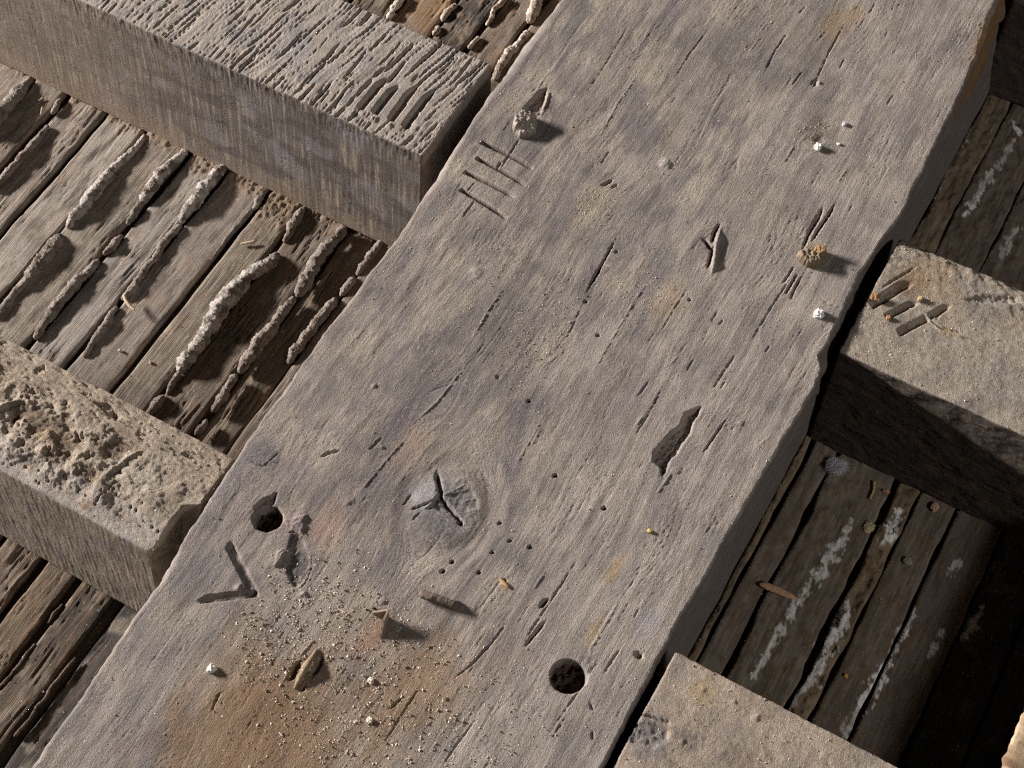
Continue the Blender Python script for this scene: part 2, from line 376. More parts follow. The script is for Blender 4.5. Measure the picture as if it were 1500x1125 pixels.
    # long cracks and slots
    for i, (pts, w_, d_) in enumerate((
            ([(905, 345), (890, 372), (874, 402), (858, 430)], 2.2, 3.5), ([(880, 390), (872, 405), (866, 414)], 3.6, 5),
            ([(856, 440), (838, 480), (826, 500)], 1.2, .9), ([(746, 908), (718, 945), (690, 975), (660, 998)], 1.6, 1.3),
            ([(850, 812), (820, 860), (790, 905), (765, 945)], 1.6, 1.1), ([(800, 908), (782, 930), (768, 948)], 4.2, 2.2),
            ([(803, 876), (796, 884), (791, 890)], 4.5, 4.5), ([(908, 878), (880, 925), (856, 965)], 1.4, -.7),
            ([(929, 955), (936, 960), (941, 964)], 6.5, 4), ([(973, 560), (962, 585), (948, 610), (929, 640)], 1.3, 1.2),
            ([(1066, 612), (1052, 632), (1038, 652), (1028, 668)], 2.0, 2.0), ([(1042, 575), (1060, 545), (1080, 515)], 1.6, 1.4),
            ([(960, 500), (990, 450), (1010, 420)], 1.2, .8), ([(1100, 500), (1130, 450), (1160, 405)], 1.5, 1.2),
            ([(740, 420), (715, 455), (690, 500)], 1.2, -.8), ([(690, 525), (660, 565), (640, 590), (600, 625)], 1.3, -.8), ([(600, 635), (560, 680), (520, 730)], 1.3, -.7),
            ([(950, 410), (930, 440), (900, 490), (860, 560)], 1.1, -.6), ([(800, 600), (780, 640), (750, 690)], 1.1, -.5),
            ([(1155, 45), (1135, 75), (1118, 110)], 1.8, 1.6), ([(1040, 40), (1010, 80), (985, 120)], 1.4, .9), ([(930, 20), (890, 90), (850, 150)], 1.3, .7),
            ([(940, 100), (905, 150), (870, 215)], 1.2, -.6), ([(1240, 30), (1215, 75), (1190, 130)], 1.4, 1.2),
            ([(1262, 398), (1245, 394), (1215, 382)], .9, 1.2), ([(1232, 452), (1215, 446), (1200, 437)], .8, .9),
            ([(620, 1000), (590, 1045), (560, 1095)], 1.5, 1.0), ([(700, 1050), (670, 1090), (650, 1120)], 1.4, .9), ([(570, 1040), (590, 1022)], 3, 1.5),
            ([(880, 960), (850, 1010), (800, 1080)], 1.2, .8), ([(325, 1010), (315, 1030), (310, 1045)], 1.6, 1.2), ([(470, 925), (440, 960), (400, 1020)], 1.2, -.6),
            ([(880, 272), (890, 268), (898, 262)], 4, 2.6), ([(895, 276), (905, 270)], 3.4, 1.8), ([(865, 1030), (868, 1042)], 2, 1.8), ([(868, 1070), (868, 1085)], 2.2, 1.8),
            ([(500, 660), (480, 665), (470, 670)], 4, 1.6), ([(560, 640), (540, 660)], 3, 1.2), ([(235, 842), (232, 850), (228, 858)], 3.5, 2.6), ([(250, 822), (243, 832)], 2.5, 1.5),
            ([(412, 660), (395, 676), (378, 690)], 1.0, 1.0), ([(362, 672), (378, 682), (398, 684)], 1.0, 1.0))):
        crack(h, Um, Vm, pts, w_, d_, seed=30 + i)
    rr = random.Random(5)
    for i in range(70):                                            # small random tears in the fibrous part
        u0, v0 = rr.uniform(-250, 560), rr.uniform(-200, 150)
        if v0 > -40 and rr.random() < .55: continue
        L = rr.uniform(6, 26); a = rr.uniform(-.13, .05); d = rr.choice((1, 1, -.6)) * rr.uniform(.4, 1.3)
        crack(h, Um, Vm, [(u0, v0), (u0 + L * .5, v0 + L * a * .5 + rr.uniform(-.6, .6)), (u0 + L, v0 + L * a)], rr.uniform(.9, 2.0), d, seed=80 + i, raw=True)
    # splinter scar at lower left
    crack(h, Um, Vm, [(440, 968), (430, 985), (424, 998)], 7, 4.5, seed=150)
    crack(h, Um, Vm, [(470, 958), (466, 975), (455, 992)], 6, 3.0, seed=151)
    crack(h, Um, Vm, [(446, 1004), (440, 1012)], 5, 2.5, seed=152)
    # worm holes
    for i, c in enumerate(((747, 792), (776, 801), (721, 809), (662, 823), (649, 837), (702, 839), (739, 850), (813, 697), (775, 588), (876, 491), (858, 441), (903, 369), (732, 766), (885, 745), (1010, 440))):
        hole(h, Um, Vm, c, (1.5, 1.7, 1.35)[i % 3], 6, seed=20 + i, rim=.3)
    for i, (c, r, a) in enumerate((((1193, 122), 5, -2.5), ((1200, 122), 2.5, 1.5), ((560, 655), 3, 1.2), ((548, 566), 3, 1.3), ((700, 400), 8, .9), ((975, 240), 8, 1.6), ((1200, 205), 7, -1.2), ((620, 700), 5, .8),
                                   ((560, 880), 4, 1.0), ((730, 553), 3, -1.2), ((510, 735), 6, .9), ((440, 755), 7, .8), ((1085, 620), 4, .7), ((990, 690), 5, .7), ((395, 850), 9, .6), ((445, 870), 4, 2.2))):
        bump(h, Um, Vm, c, r, a, seed=i)
    # --- rounded, worn arrises
    dL = (VL - V) * 1000; dR = (V - VR) * 1000
    rL = 3.6 + 1.8 * pn(Um / 35, Um * 0, 24) + 9 * np.exp(-((Um - 300) / 60) ** 2) + 3.5 * np.exp(-((Um - 160) / 40) ** 2) + 2.5 * np.exp(-((Um + 280) / 30) ** 2)
    rR = 1.8 + .9 * pn(Um / 25, Um * 0, 25) + 5 * np.exp(-((Um - 560) / 60) ** 2)
    def arr(d, r, k): return k * r * (1 - np.sqrt(np.clip(1 - (1 - np.clip(d / r, 0, 1)) ** 2, 0, 1)))
    h -= arr(dL, rL, .9) + arr(dR, rR, .9)
    Zt = H + h / 1000
    # --- colour: dust, bare gray wood, stains that are really there
    n = Um.shape
    dw = fbm(Um / 45, Vm / 30, 4, 50); c = full(n, C_TAN)
    c = mix(c, C_GRAY, ss(-.15, .55, dw + .25 * g1) * .55)
    c = mix(c, hexc('7d7168'), ss(-110, 40, Vm + 45 * fbm(Um / 80, Vm / 50, 3, 69)) * .42)
    c = mix(c, hexc('a69886'), clump * .35)
    mot = fbm(Um / 55, psi / 6, 4, 73, .6); c = c * (1 - .16 * ss(.05, .6, mot) + .07 * ss(.1, .6, -mot))[..., None]
    c = mix(c, hexc('57504c'), ss(.35, .8, fbm(Um / 60, psi / 9, 4, 74, .6)) * .5 * (1 - .5 * right))
    c = mix(c, C_PURP, ss(.1, .7, fbm(Um / 60, psi / 24, 4, 54) + .12) * .50 * (1 - .6 * right))
    for (p, r, asp, col, a, s_) in (
            ((640, 540), 26, 2.2, '67605f', .75, 1), ((560, 690), 22, 2.0, '6b6361', .65, 2), ((330, 700), 22, 1.8, '77706f', .6, 3), ((300, 800), 20, 1.6, '7c7573', .5, 4), ((760, 470), 22, 2.6, '6f6864', .6, 5),
            ((880, 600), 30, 1.6, '79716c', .5, 6), ((930, 330), 20, 2.0, '77706e', .5, 7), ((1180, 60), 30, 1.6, '6e675f', .6, 8), ((1050, 80), 26, 2, '7b736c', .5, 9), ((1195, 195), 15, 1.2, '6d6355', .7, 10),
            ((230, 990), 26, 2.2, '7e7571', .45, 11), ((590, 615), 8, 1.8, '5f5558', .6, 12), ((430, 690), 12, 1.5, '76696b', .5, 13),
            ((360, 1070), 48, 1.5, '82664a', .9, 14), ((600, 1010), 26, 1.9, '876b4e', .8, 15), ((430, 1125), 60, 1.2, '7f664e', .8, 16), ((660, 1010), 14, 1.6, '917259', .45, 17), ((545, 930), 9, 2.0, '8a6248', .75, 18),
            ((480, 770), 12, 1.6, '9a7a6a', .6, 19), ((425, 765), 9, 1.2, '8e7b78', .7, 20), ((600, 655), 12, 1.6, '987e6c', .5, 21), ((740, 960), 18, 1.4, '8a7768', .4, 22),
            ((1225, 35), 12, 1.6, '9c8262', .7, 23), ((1255, 20), 8, 1.5, '9a7f60', .6, 24), ((980, 440), 10, 1.8, '9d805c', .45, 25), ((900, 835), 4, 3.0, 'a68a5c', .7, 26), ((870, 925), 4, 3.0, 'a58a5e', .6, 27), ((740, 857), 2.6, 1.8, 'b08a5a', .7, 28),
            ((700, 400), 10, 1.2, 'a9a096', .5, 29), ((975, 240), 9, 1.2, 'b0a79b', .6, 30), ((870, 300), 14, 1.4, '9f8f78', .6, 31), ((1120, 300), 20, 2, '968a7d', .5, 32), ((950, 910), 8, 1.6, '98939a', .5, 33), ((460, 900), 22, 1.5, 'a3968a', .5, 34), ((1195, 370), 10, 1, '9c8468', .5, 35), ((520, 905), 16, 1.4, '9f8e7c', .5, 36)):
        c = mix(c, hexc(col), blob(Um, Vm, p, r, asp=asp, seed=s_, soft=.75) * a * .85)
    kpale = blob(Um, Vm, (625, 722), 11, asp=1.3, seed=40, soft=.3)
    c = mix(c, hexc('a39d9b'), kpale * .6)
    c = mix(c, hexc('75706f'), (1 - ss(14, 30, rk)) * (1 - kpale) * .6)
    kr = rk + 2.2 * pn(Um / 9, Vm / 9, 75) + .8 * pn(Um / 3, Vm / 3, 76)
    c = c * (1 - .11 * ss(.1, .95, np.sin(kr / .95)) * np.exp(-(rk / 30) ** 2) * (1 - kpale))[..., None]
    c = mix(c, hexc('4d4642'), np.exp(-((kr - 27) / 3.0) ** 2) * .22 * (1 - kpale))
    c = mix(c, hexc('565150'), blob(Um, Vm, (438, 828), 9, asp=1.7, seed=41, soft=.3) * .85)
    c = mix(c, hexc('a07a50') * .9, blob(Um, Vm, (1450, 50), 9, asp=4, seed=42) * .8)
    c = mix(c, hexc('3a322c'), np.clip(cut_tone * 1.2, 0, 1) * .9)  # tally cuts coloured darker than the wood around them
    for (p, r) in (((392, 759), 11.4), ((832, 991), 13.4)):           # dirt lying in the peg holes
        x, y = mm(*p); c = mix(c, hexc('4a3a2e') * (1 + .5 * pn(Um / 3, Vm / 3, 56)[..., None]), (1 - ss(r - 1.5, r, np.hypot(Um - x, Vm - y))))
    c *= (1 + .06 * g2 + .05 * g1 + .07 * pn(Um / 1.7, Vm / 1.7, 57))[..., None]
    c = mix(c, hexc('c9bba6'), ss(.42, .75, pn(Um / 2.4, Vm / 2.4, 58)) * .35 * ss(-.2, .6, fbm(Um / 50, Vm / 40, 2, 59)))
    # --- assemble ring
    nr = n[0]
    zl = np.linspace(0, 1, K1 + 1)[:-1]
    left = np.stack([np.repeat(Uh[:, :1], K1, 1), np.repeat(VL[:, :1], K1, 1) + 0 * zl, Zt[:, :1] * zl], -1)
    zr = 1 - np.linspace(0, 1, K2 + 1)[1:] ** 1.15
    ur = np.repeat(Uh[:, -1:], K2, 1); zz = Zt[:, -1:] * zr
    vr = VR[:, -1:] + (-.2135 - VR[:, -1:]) * (1 - zr) + .0006 * pn(ur * 1000 / 60, zz * 1000 / 4, 61) + .0008 * pn(ur * 1000 / 30, zz * 1000 / 14, 62)
    vr = vr - .004 * ss(.0, .5, pn(ur * 1000 / 40, zz * 0, 63)) * ss(.02, .2, 1 - zr) * (zr > .75)
    rightp = np.stack([ur, vr, zz], -1)
    cl = full((nr, K1), hexc('786f66')); cr = full((nr, K2), hexc('7d736c'))
    cr *= (1 + .15 * pn(ur * 1000 / 50, zz * 1000 / 5, 64))[..., None]
    cr = mix(cr, hexc('8c6a45'), ss(430, 520, ur * 1000) * ss(.45, .85, zr + .25 * pn(ur * 1000 / 15, zz * 1000 / 12, 65)) * .9)
    Pm = np.concatenate([left, np.stack([Uh, V, Zt], -1), rightp], 1)
    C = np.concatenate([cl, c, cr], 1)
    G = np.concatenate([left * 1000, np.stack([Um, psi, h], -1), np.stack([ur * 1000, vr * 1000 - zz * 1000, zz * 1000], -1)], 1)
    grid('timber', Pm, C, G, M_BEAM, root)
    top = np.stack([Uh, V, Zt], -1)[4:-4]
    return root, top, h[4:-4]
BEAM, BTOP, BH = build_beam()
def beam_z(px, py):
    u, v, _ = P(px, py)
    d = np.abs(BTOP[::4, ::4, 0] - u) + np.abs(BTOP[::4, ::4, 1] - v)
    i, j = np.unravel_index(np.argmin(d), d.shape); return BTOP[i * 4, j * 4, 2]

# ------------------------------------------------------------------ tubes and pegs
def tube(name, pts, mat, col, parent=None, ring=18, step=.0011, lump=.18, fine=.08, seed=0, squash=1.0, lift=None, wave=6.0, colvar=.12, col2=None, origin=False, mid=0.0):
    """lumpy tube through (px, py, radius_px, z) photo points that lie at their own height z"""
    q = np.array([[*P(p[0], p[1], p[3]), p[2] * .00055] for p in pts])
    if len(q) == 2: q = np.vstack([q[0], (q[0] + q[1]) / 2, q[1]])
    d = np.r_[0, np.cumsum(np.linalg.norm(np.diff(q[:, :3], axis=0), axis=1))]
    n = max(8, int(d[-1] / step)); s = np.linspace(0, d[-1], n)
    ext = np.vstack([2 * q[0] - q[1], q, 2 * q[-1] - q[-2]]); de = np.r_[-d[1], d, 2 * d[-1] - d[-2]]
    fine_s = np.linspace(0, d[-1], n)
    c = np.stack([np.interp(fine_s, d, q[:, k]) for k in range(4)], -1)
    k = max(3, n // (len(q) * 3)) | 1; ker = np.hanning(k + 2)[1:-1]; ker /= ker.sum()
    for a in range(4):
        pad = np.r_[np.full(k // 2, c[0, a]), c[:, a], np.full(k // 2, c[-1, a])]; c[:, a] = np.convolve(pad, ker, 'valid')
    if mid:
        wob_ = np.sin(np.pi * np.clip(s / d[-1], 0, 1)) * .0022
        c[:, 0] += wob_ * pn(s * 1000 / 14, s * 0 + .5, seed + 21); c[:, 1] += wob_ * pn(s * 1000 / 14, s * 0 + .5, seed + 22); c[:, 3] *= 1 + .17 * pn(s * 1000 / 12, s * 0 + .5, seed + 23) + .07 * pn(s * 1000 / 4, s * 0 + .5, seed + 24)
    T = np.gradient(c[:, :3], axis=0); T /= np.linalg.norm(T, axis=1)[:, None]
    B = np.cross(T, ZZ); B /= np.linalg.norm(B, axis=1)[:, None]; Nn = np.cross(B, T)
    th = np.linspace(0, 2 * np.pi, ring, endpoint=False)
    e = np.minimum(s, d[-1] - s); r0 = c[:, 3] * np.clip(1 - (1 - np.clip(e / (c[:, 3] * (1.5 if mid else 1.1)), 0, 1)) ** 2, .02, 1) ** (.8 if mid else .5)
    dirv = np.cos(th)[None, :, None] * B[:, None] + np.sin(th)[None, :, None] * Nn[:, None] * squash
    base = c[:, None, :3] + dirv * r0[:, None, None]
    m3 = base * 1000
    rm = (c[:, 3] * 1000)[:, None]
    disp = lump * rm * fbm3(m3[..., 0] / wave, m3[..., 1] / wave, m3[..., 2] / wave, 2, seed) + fine * rm * fbm3(m3[..., 0] / 2.2, m3[..., 1] / 2.2, m3[..., 2] / 2.0, 2, seed + 5)
    if mid: disp = disp + mid * rm * fbm3(m3[..., 0] / 4.2, m3[..., 1] / 4.2, m3[..., 2] / 4.2, 2, seed + 12) - mid * .8 * rm * ss(.1, .6, fbm3(m3[..., 0] / 5, m3[..., 1] / 5, m3[..., 2] / 5, 2, seed + 14))
    Pm = base + dirv * disp[..., None] / 1000
    col = np.broadcast_to(col, Pm.shape).copy()
    if col2 is not None: col = mix(col, col2, ss(-.2, .5, fbm3(m3[..., 0] / 9, m3[..., 1] / 9, m3[..., 2] / 9, 2, seed + 8)))
    col = col * (1 + colvar * fbm3(m3[..., 0] / 4, m3[..., 1] / 4, m3[..., 2] / 4, 2, seed + 9))[..., None]
    return grid(name, Pm, col, m3, mat, parent, origin=c[n // 2, :3] if origin else None)
def stub(name, c, r, hgt, tilt, mat, col, top_col, parent, seed, asp=1.0, ang=0.0, z=None, ridge=1.0):
    """broken end of a wooden peg: ragged sides, torn end grain"""
    x, y, _ = P(*c); z0 = beam_z(*c) - .004 if z is None else z
    rings = [(1.10, 0), (1.05, .2), (1.0, .4), (.97, .6), (.93, .75), (.90, .86), (.84, .94), (.76, .98)] + [(t, 1.0) for t in np.linspace(.70, .03, 18)]
    m_ = 72; th = np.linspace(0, 2 * np.pi, m_, endpoint=False); Pm = np.zeros((len(rings), m_, 3)); C = np.zeros_like(Pm)
    for i, (rr_, hh) in enumerate(rings):
        lx, ly = np.cos(th) * r * rr_ * asp, np.sin(th) * r * rr_
        lob = 1 + .07 * np.sign(pn(th * 9 / 3.14159, th * 0 + seed, 5)) * hh + .12 * pn(np.cos(th) * 1.6, np.sin(th) * 1.6, seed) + .06 * pn(np.cos(th) * 5, np.sin(th) * 5, seed + 1)
        lx, ly = lx * lob, ly * lob
        ca, sa = math.cos(ang), math.sin(ang); gx, gy = lx * ca - ly * sa, lx * sa + ly * ca
        hz = (hgt + .004) * hh * (1 + tilt[0] * lx / r + tilt[1] * ly / r)
        tr = hh > .9
        hz = hz + tr * ridge * .0007 * (pn(lx * 420, ly * 110, seed + 2) * 1.6 + 1.2 * fbm(lx * 300, ly * 300, 3, seed + 3))
        Pm[i] = np.stack([x + gx, y + gy, z0 + hz], -1)
        C[i] = mix(full((m_,), col), top_col, np.full(m_, ss(.5, .97, hh) * .9) * (.5 + .5 * ss(-.3, .3, pn(lx * 250, ly * 250, seed + 4)))) * (1 + .2 * pn(th * 4, th * 0 + hh * 3, seed + 5))[:, None]
    return grid(name, Pm[::-1], C[::-1], Pm[::-1] * 1000, mat, parent)
stub('wooden_peg', (769, 186), .0108, .0085, (.25, .15), M_JOIST, hexc('857a6d'), hexc('aa9e90'), BEAM, 3, asp=1.15, ang=.4)
o = stub('wooden_peg', (1188, 379), .0088, .0075, (-.1, -.2), M_JOIST, hexc('7a6a58'), hexc('8f7c66'), BEAM, 8, asp=1.35, ang=-1.1)
o['label'] = 'broken peg end with rusty orange heart'
stub('peg_heart', (1200, 372), .0042, .0085, (.1, .1), M_RAW, hexc('7d6247'), hexc('a5815c'), o, 12, asp=1.3, ang=-1.0, ridge=.7)
# iron nails driven into the beam
zb = beam_z(640, 880)
o = tube('iron_nail', [(614, 868, 6.5, zb + .0035), (630, 874, 6.2, zb + .0045), (648, 880, 6, zb + .004), (664, 886, 6.2, zb + .0025), (674, 886, 5, zb - .002)], M_IRON, hexc('6a5c50'), BEAM, ring=14, lump=.14, fine=.12, seed=31, step=.0006, wave=9.0)
o['label'] = 'bent nail lying over on the wood'
def plate(name, quads, thick, mat, col, parent):
    """folded plate: each quad given by four world points, thickened"""
    V, F = [], []
    for q in quads:
        q = [np.array(p) for p in q]; nrm = np.cross(q[1] - q[0], q[3] - q[0]); nrm /= np.linalg.norm(nrm); k = len(V)
        G = 6
        for s_ in (.5, -.5):
            for a in range(G + 1):
                for b in range(G + 1):
                    u, v = a / G, b / G
                    p = (q[0] * (1 - u) + q[1] * u) * (1 - v) + (q[3] * (1 - u) + q[2] * u) * v
                    V.append(p + nrm * thick * s_ + .0004 * np.array([pn(p[0] * 400, p[1] * 400, 3), pn(p[1] * 400, p[2] * 400, 4), pn(p[0] * 400, p[2] * 400, 5)]))
        n_ = (G + 1) ** 2; W = G + 1
        for a in range(G):
            for b in range(G):
                i = k + a * W + b; F.append((i, i + 1, i + W + 1, i + W)); i += n_; F.append((i, i + W, i + W + 1, i + 1))
        for a in range(G):
            for (i, j) in (((a * W), (a + 1) * W), (a * W + G, (a + 1) * W + G), (a, a + 1), (G * W + a, G * W + a + 1)):
                F.append((k + i, k + j, k + j + n_, k + i + n_))
    V = np.array(V); c = col * (1 + .25 * pn(V[:, 0] * 500, V[:, 1] * 500, 9))[:, None]
    return make(name, V, F, [], c, V * 1000, mat, parent, smooth=False)
zb = beam_z(562, 915)
o = plate('iron_nail', [[P(556, 938, zb - .001), P(568, 908, zb - .001), P(569, 893, zb + .011), P(562, 908, zb + .010)],
                    [P(567, 907, zb - .001), P(551, 902, zb - .001), P(546, 897, zb + .007), P(569, 893, zb + .011)]], .0016, M_IRON, hexc('857565'), BEAM)
o['label'] = 'folded stub of a cut nail standing up'
o = tube('wood_sliver', [(431, 1010, 2, beam_z(431, 1010)), (440, 992, 4.2, beam_z(431, 1010) + .002), (450, 974, 5, beam_z(464, 952) + .0035), (465, 950, 2, beam_z(464, 952) + .0005)], M_RAW, hexc('8c7962'), BEAM, ring=12, lump=.22, fine=.16, seed=35, squash=.8, step=.0006, wave=7.0)

# ================================================================== JOISTS
def ring_profile(pts, spacing, radii):
    """closed (u, z) outline with rounded corners, sampled per-edge at the given spacing; returns points, outward normals"""
    n = len(pts); out = []
    P2 = [np.array(p, float) for p in pts]
    for i in range(n):
        a, b = P2[i], P2[(i + 1) % n]; ra, rb = radii[i], radii[(i + 1) % n]
        L = np.linalg.norm(b - a); d = (b - a) / L
        k = max(2, int((L - ra - rb) / spacing[i]))
        for t in np.linspace(ra, L - rb, k): out.append(a + d * t)
        c = P2[(i + 2) % n]; d2 = (c - b) / np.linalg.norm(c - b)
        kk = max(2, int(rb * 1.5 / max(spacing[i], 0.0008))) if rb > .0005 else 0
        for t in np.linspace(0, 1, kk + 2)[1:-1]:
            p0, p2 = b - d * rb, b + d2 * rb
            out.append((1 - t) ** 2 * p0 + 2 * t * (1 - t) * b + t * t * p2)
    Q = np.array(out); T = np.roll(Q, -1, 0) - np.roll(Q, 1, 0); T /= np.linalg.norm(T, axis=1)[:, None]
    return Q, np.stack([-T[:, 1], T[:, 0]], -1)
def joist(name, prof, spacing, radii, v_near, v_far, vstep, surf, parent=None, end_col='7b7168', end_fn=None, far_ext=None, seed=0):
    """v_near = the end by the beam (rows run from it). surf(U,V,Z,Nu,Nz,s) -> displacement mm, colour"""
    Q, Nn = ring_profile(prof, spacing, radii)
    sgn = 1 if v_far > v_near else -1
    nv = max(4, int(abs(v_far - v_near) / vstep)); t = np.linspace(0, 1, nv)
    if far_ext is not None: t = np.r_[t, far_ext]
    U = np.repeat(Q[None, :, 0], len(t), 0); Z = np.repeat(Q[None, :, 1], len(t), 0)
    vn = v_near if end_fn is None else end_fn(Q[:, 0])[None, :]
    V = vn + (v_far - vn) * t[:, None] + 0 * U
    s = np.r_[0, np.cumsum(np.linalg.norm(np.diff(Q, axis=0), axis=1))][None, :] * 1000 + 0 * U
    Nu = Nn[None, :, 0] + 0 * U; Nz = Nn[None, :, 1] + 0 * U
    d, c = surf(U * 1000, V * 1000, Z * 1000, Nu, Nz, s)
    de = np.abs(V - vn) * 1000
    d = d - 1.2 * (1 - np.sqrt(np.clip(1 - (1 - np.clip(de / 1.8, 0, 1)) ** 2, 0, 1)))
    Pm = np.stack([U + Nu * d / 1000, V, Z + Nz * d / 1000], -1)
    G = np.stack([V * 1000, s, d], -1)
    ctr = Pm[0].mean(0); caps, cc, gg = [], [], []
    for f in (.0, .03, .08, .16, .26, .38, .5, .62, .74, .86, .95):
        r = Pm[0] * (1 - f) + ctr * f
        if end_fn is not None: r[:, 1] = Pm[0, :, 1]
        r = r.copy(); r[:, 1] += sgn * .0009 * pn(r[:, 0] * 1000 / 9, r[:, 2] * 1000 / 9, seed + 3) + sgn * .0003 * pn(r[:, 0] * 400, r[:, 2] * 400, seed + 4)
        caps.append(r); e = full((len(r),), hexc(end_col)); e *= (1 + .18 * pn(r[:, 0] * 1000 / 5, r[:, 2] * 1000 / 5, seed + 5))[:, None]
        cc.append(e); gg.append(np.stack([r[:, 0], r[:, 2], r[:, 1]], -1) * 1000)
    Pm = np.concatenate([np.array(caps[::-1]), Pm]); C = np.concatenate([np.array(cc[::-1]), c]); G = np.concatenate([np.array(gg[::-1]), G])
    if sgn < 0: Pm, C, G = Pm[:, ::-1], C[:, ::-1], G[:, ::-1]
    mid = np.array([np.mean([p[0] for p in prof]), v_near, 0])
    o = grid(name, Pm, C, G, M_JOIST, parent, origin=mid)
    o['group'] = 'joists let into the sides of the beam'; o['category'] = 'joist'
    return o, Pm[len(caps):], (Nz[:, ::-1] if sgn < 0 else Nz), d

ZA = .142
def surf_a(U, V, Z, Nu, Nz, s):
    top = ss(.5, .85, Nz); front = ss(.5, .85, -Nu); d = np.zeros_like(U)
    # top: torn saw marks running across the joist
    b = V + .14 * (U - 230) + 3 * pn(U / 50, V / 40, 1); a = U
    h = np.zeros_like(U)
    tear = ss(-.35, .35, fbm(U / 60, V / 50, 2, 2))
    r1 = pn(a / 48, b / 4.6, 3); r2 = pn(a / 22, b / 2.0, 4); r3 = 1 - np.abs(pn(a / 60, b / 6.0, 5))
    h += 1.0 * fbm(U / 70, V / 60, 2, 6) + tear * (.35 * r1 + .14 * r2) + .10 * r2 + .15 * r1
    # saw-tooth steps: fibres lift on one side, tear on the other
    ph = b / 6.3 + .9 * pn(a / 70, b / 14, 7) + .3 * pn(a / 22, b / 5, 17); saw = ph - np.floor(ph)
    amp = ss(-.15, .5, pn(a / 42, np.floor(ph) * 3.7, 8))
    for k_, (pit, dep) in enumerate(((6.6, 1.7), (3.7, 1.0), (9.5, 2.0))):
        ph = b / pit + .38 * pn(a / 120, b / 24, 37 + k_) + .05 * pn(a / 16, b / 4, 47 + k_) + k_ * .3; cell = np.floor(ph); saw = ph - cell
        on = ss(.08, .42, pn(a / 60 + cell * 7.7, cell * 3.3, 57 + k_)); wd = .10 + .14 * on
        h -= dep * on * ss(.80 - wd, .80 - wd * .4, saw) * (1 - ss(.84, .90, saw))
        h += .35 * on * ss(.84, .92, saw) * (1 - ss(.92, 1.0, saw))
    h -= .8 * (.3 + .7 * tear) * ss(.93, 1.0, r3)
    h *= 1 - .92 * blob(U, V, (585, 150), 34, z=ZA, asp=.85, seed=90, soft=.25) * (U > 172)
    h += .14 * fbm(U / 2.8, V / 2.6, 2, 9)
    for i, (p0, p1, w_, dp) in enumerate((((600, 105), (655, 55), 3.5, 3.2), ((560, 108), (610, 58), 4.5, 3.6), ((590, 115), (625, 80), 2.5, 2.4), ((640, 110), (668, 80), 3, 2.5), ((666, 126), (712, 86), 3.2, 2.4), ((620, 60), (648, 25), 3, 2), ((525, 40), (548, 12), 3, 2.2),
                                          ((500, 120), (540, 70), 2.5, 2.2), ((450, 120), (500, 60), 2.5, 2.0), ((400, 90), (450, 40), 2.5, 2.0), ((430, 140), (470, 100), 2.5, 2.0), ((330, 70), (380, 15), 2.5, 2), ((540, 200), (590, 160), 2.2, 1.8), ((585, 235), (650, 170), 2.2, 1.8), ((350, 100), (390, 60), 2.2, 1.8), ((260, 50), (300, 12), 2.2, 1.8))):
        crack(h, U, V, [p0, ((p0[0] + p1[0]) / 2, (p0[1] + p1[1]) / 2 + 2), p1], w_, dp, z=ZA, seed=i)
    for i, (p0, p1) in enumerate((((531, 161), (570, 113)), ((552, 168), (586, 124)), ((576, 178), (615, 123)), ((596, 188), (640, 130)))):
        vcut(h, U, V, p0, p1, 7.0, 9.0, z=ZA, side=-1, taper=(.04, .3), seed=10 + i)
    for i, p in enumerate(((548, 175), (570, 184), (515, 168))): bump(h, U, V, p, 5, 1.6, z=ZA, seed=20 + i)
    f = .10 * pn(V / 3.2, Z / 60, 21) + .07 * pn(V / 1.5, Z / 35, 22) + .4 * fbm(V / 60, Z / 50, 2, 23) + .35 * ss(.3, .6, pn(V / 14, Z / 11, 24)) * pn(V / 3, Z / 3, 25)
    f += .5 * ss(.3, .7, pn(V / 5, Z / 8, 26)) * ss(120, 142, Z)
    d = top * h + front * f + (1 - top) * (1 - front) * (.25 * pn(V / 4, s / 3, 27)) + .45 * ss(112, 138, Z) * (1 - top) * pn(V / 1.9, Z / 14, 36)
    c = full(U.shape, hexc('9c9084')); c = mix(c, hexc('857f7b'), ss(0, .6, fbm(U / 30, V / 25, 3, 28)) * .7)
    c = mix(c, hexc('918a88'), blob(U, V, (430, 75), 16, z=ZA, seed=4) * .6)
    c *= (1 + .08 * r2 + .08 * pn(U / 2, V / 2, 29))[..., None]
    cf = full(U.shape, hexc('675f58')); st = .7 * pn(V / 4.5, Z / 70, 30) + .9 * pn(V / 1.7, Z / 55, 31)
    cf = mix(cf, hexc('a39483'), ss(.05, .7, st) * .75); cf = mix(cf, hexc('5a514d'), ss(.0, .55, fbm(V / 45, Z / 16, 3, 32) + .2 - .004 * np.abs(Z - 75)) * .75)
    cf = mix(cf, hexc('837b7b'), ss(.1, .6, fbm(V / 45, Z / 30, 2, 33)) * .6)
    cf = mix(cf, hexc('8a7663'), ss(40, 0, Z + 20 * pn(V / 20, Z / 20, 35)) * .55)
    cf = mix(cf, hexc('8a7868'), ss(380, 600, V) * .5)
    c = mix(c, cf, front); c = mix(c, hexc('8b8178'), (1 - top) * (1 - front) * (Nu > 0))
    return d, c
JA, PA, NA, _ = joist('ceiling_joist', [(.150, .0), (.168, ZA), (.2905, ZA), (.2895, .0)], (.0012, .0009, .008, .02), (.001, .0022, .002, .001), .1857, .80, .0011, surf_a, far_ext=[1.25], seed=1)
JA['label'] = 'upper left joist with deep torn saw grooves and four chisel cuts near its end'

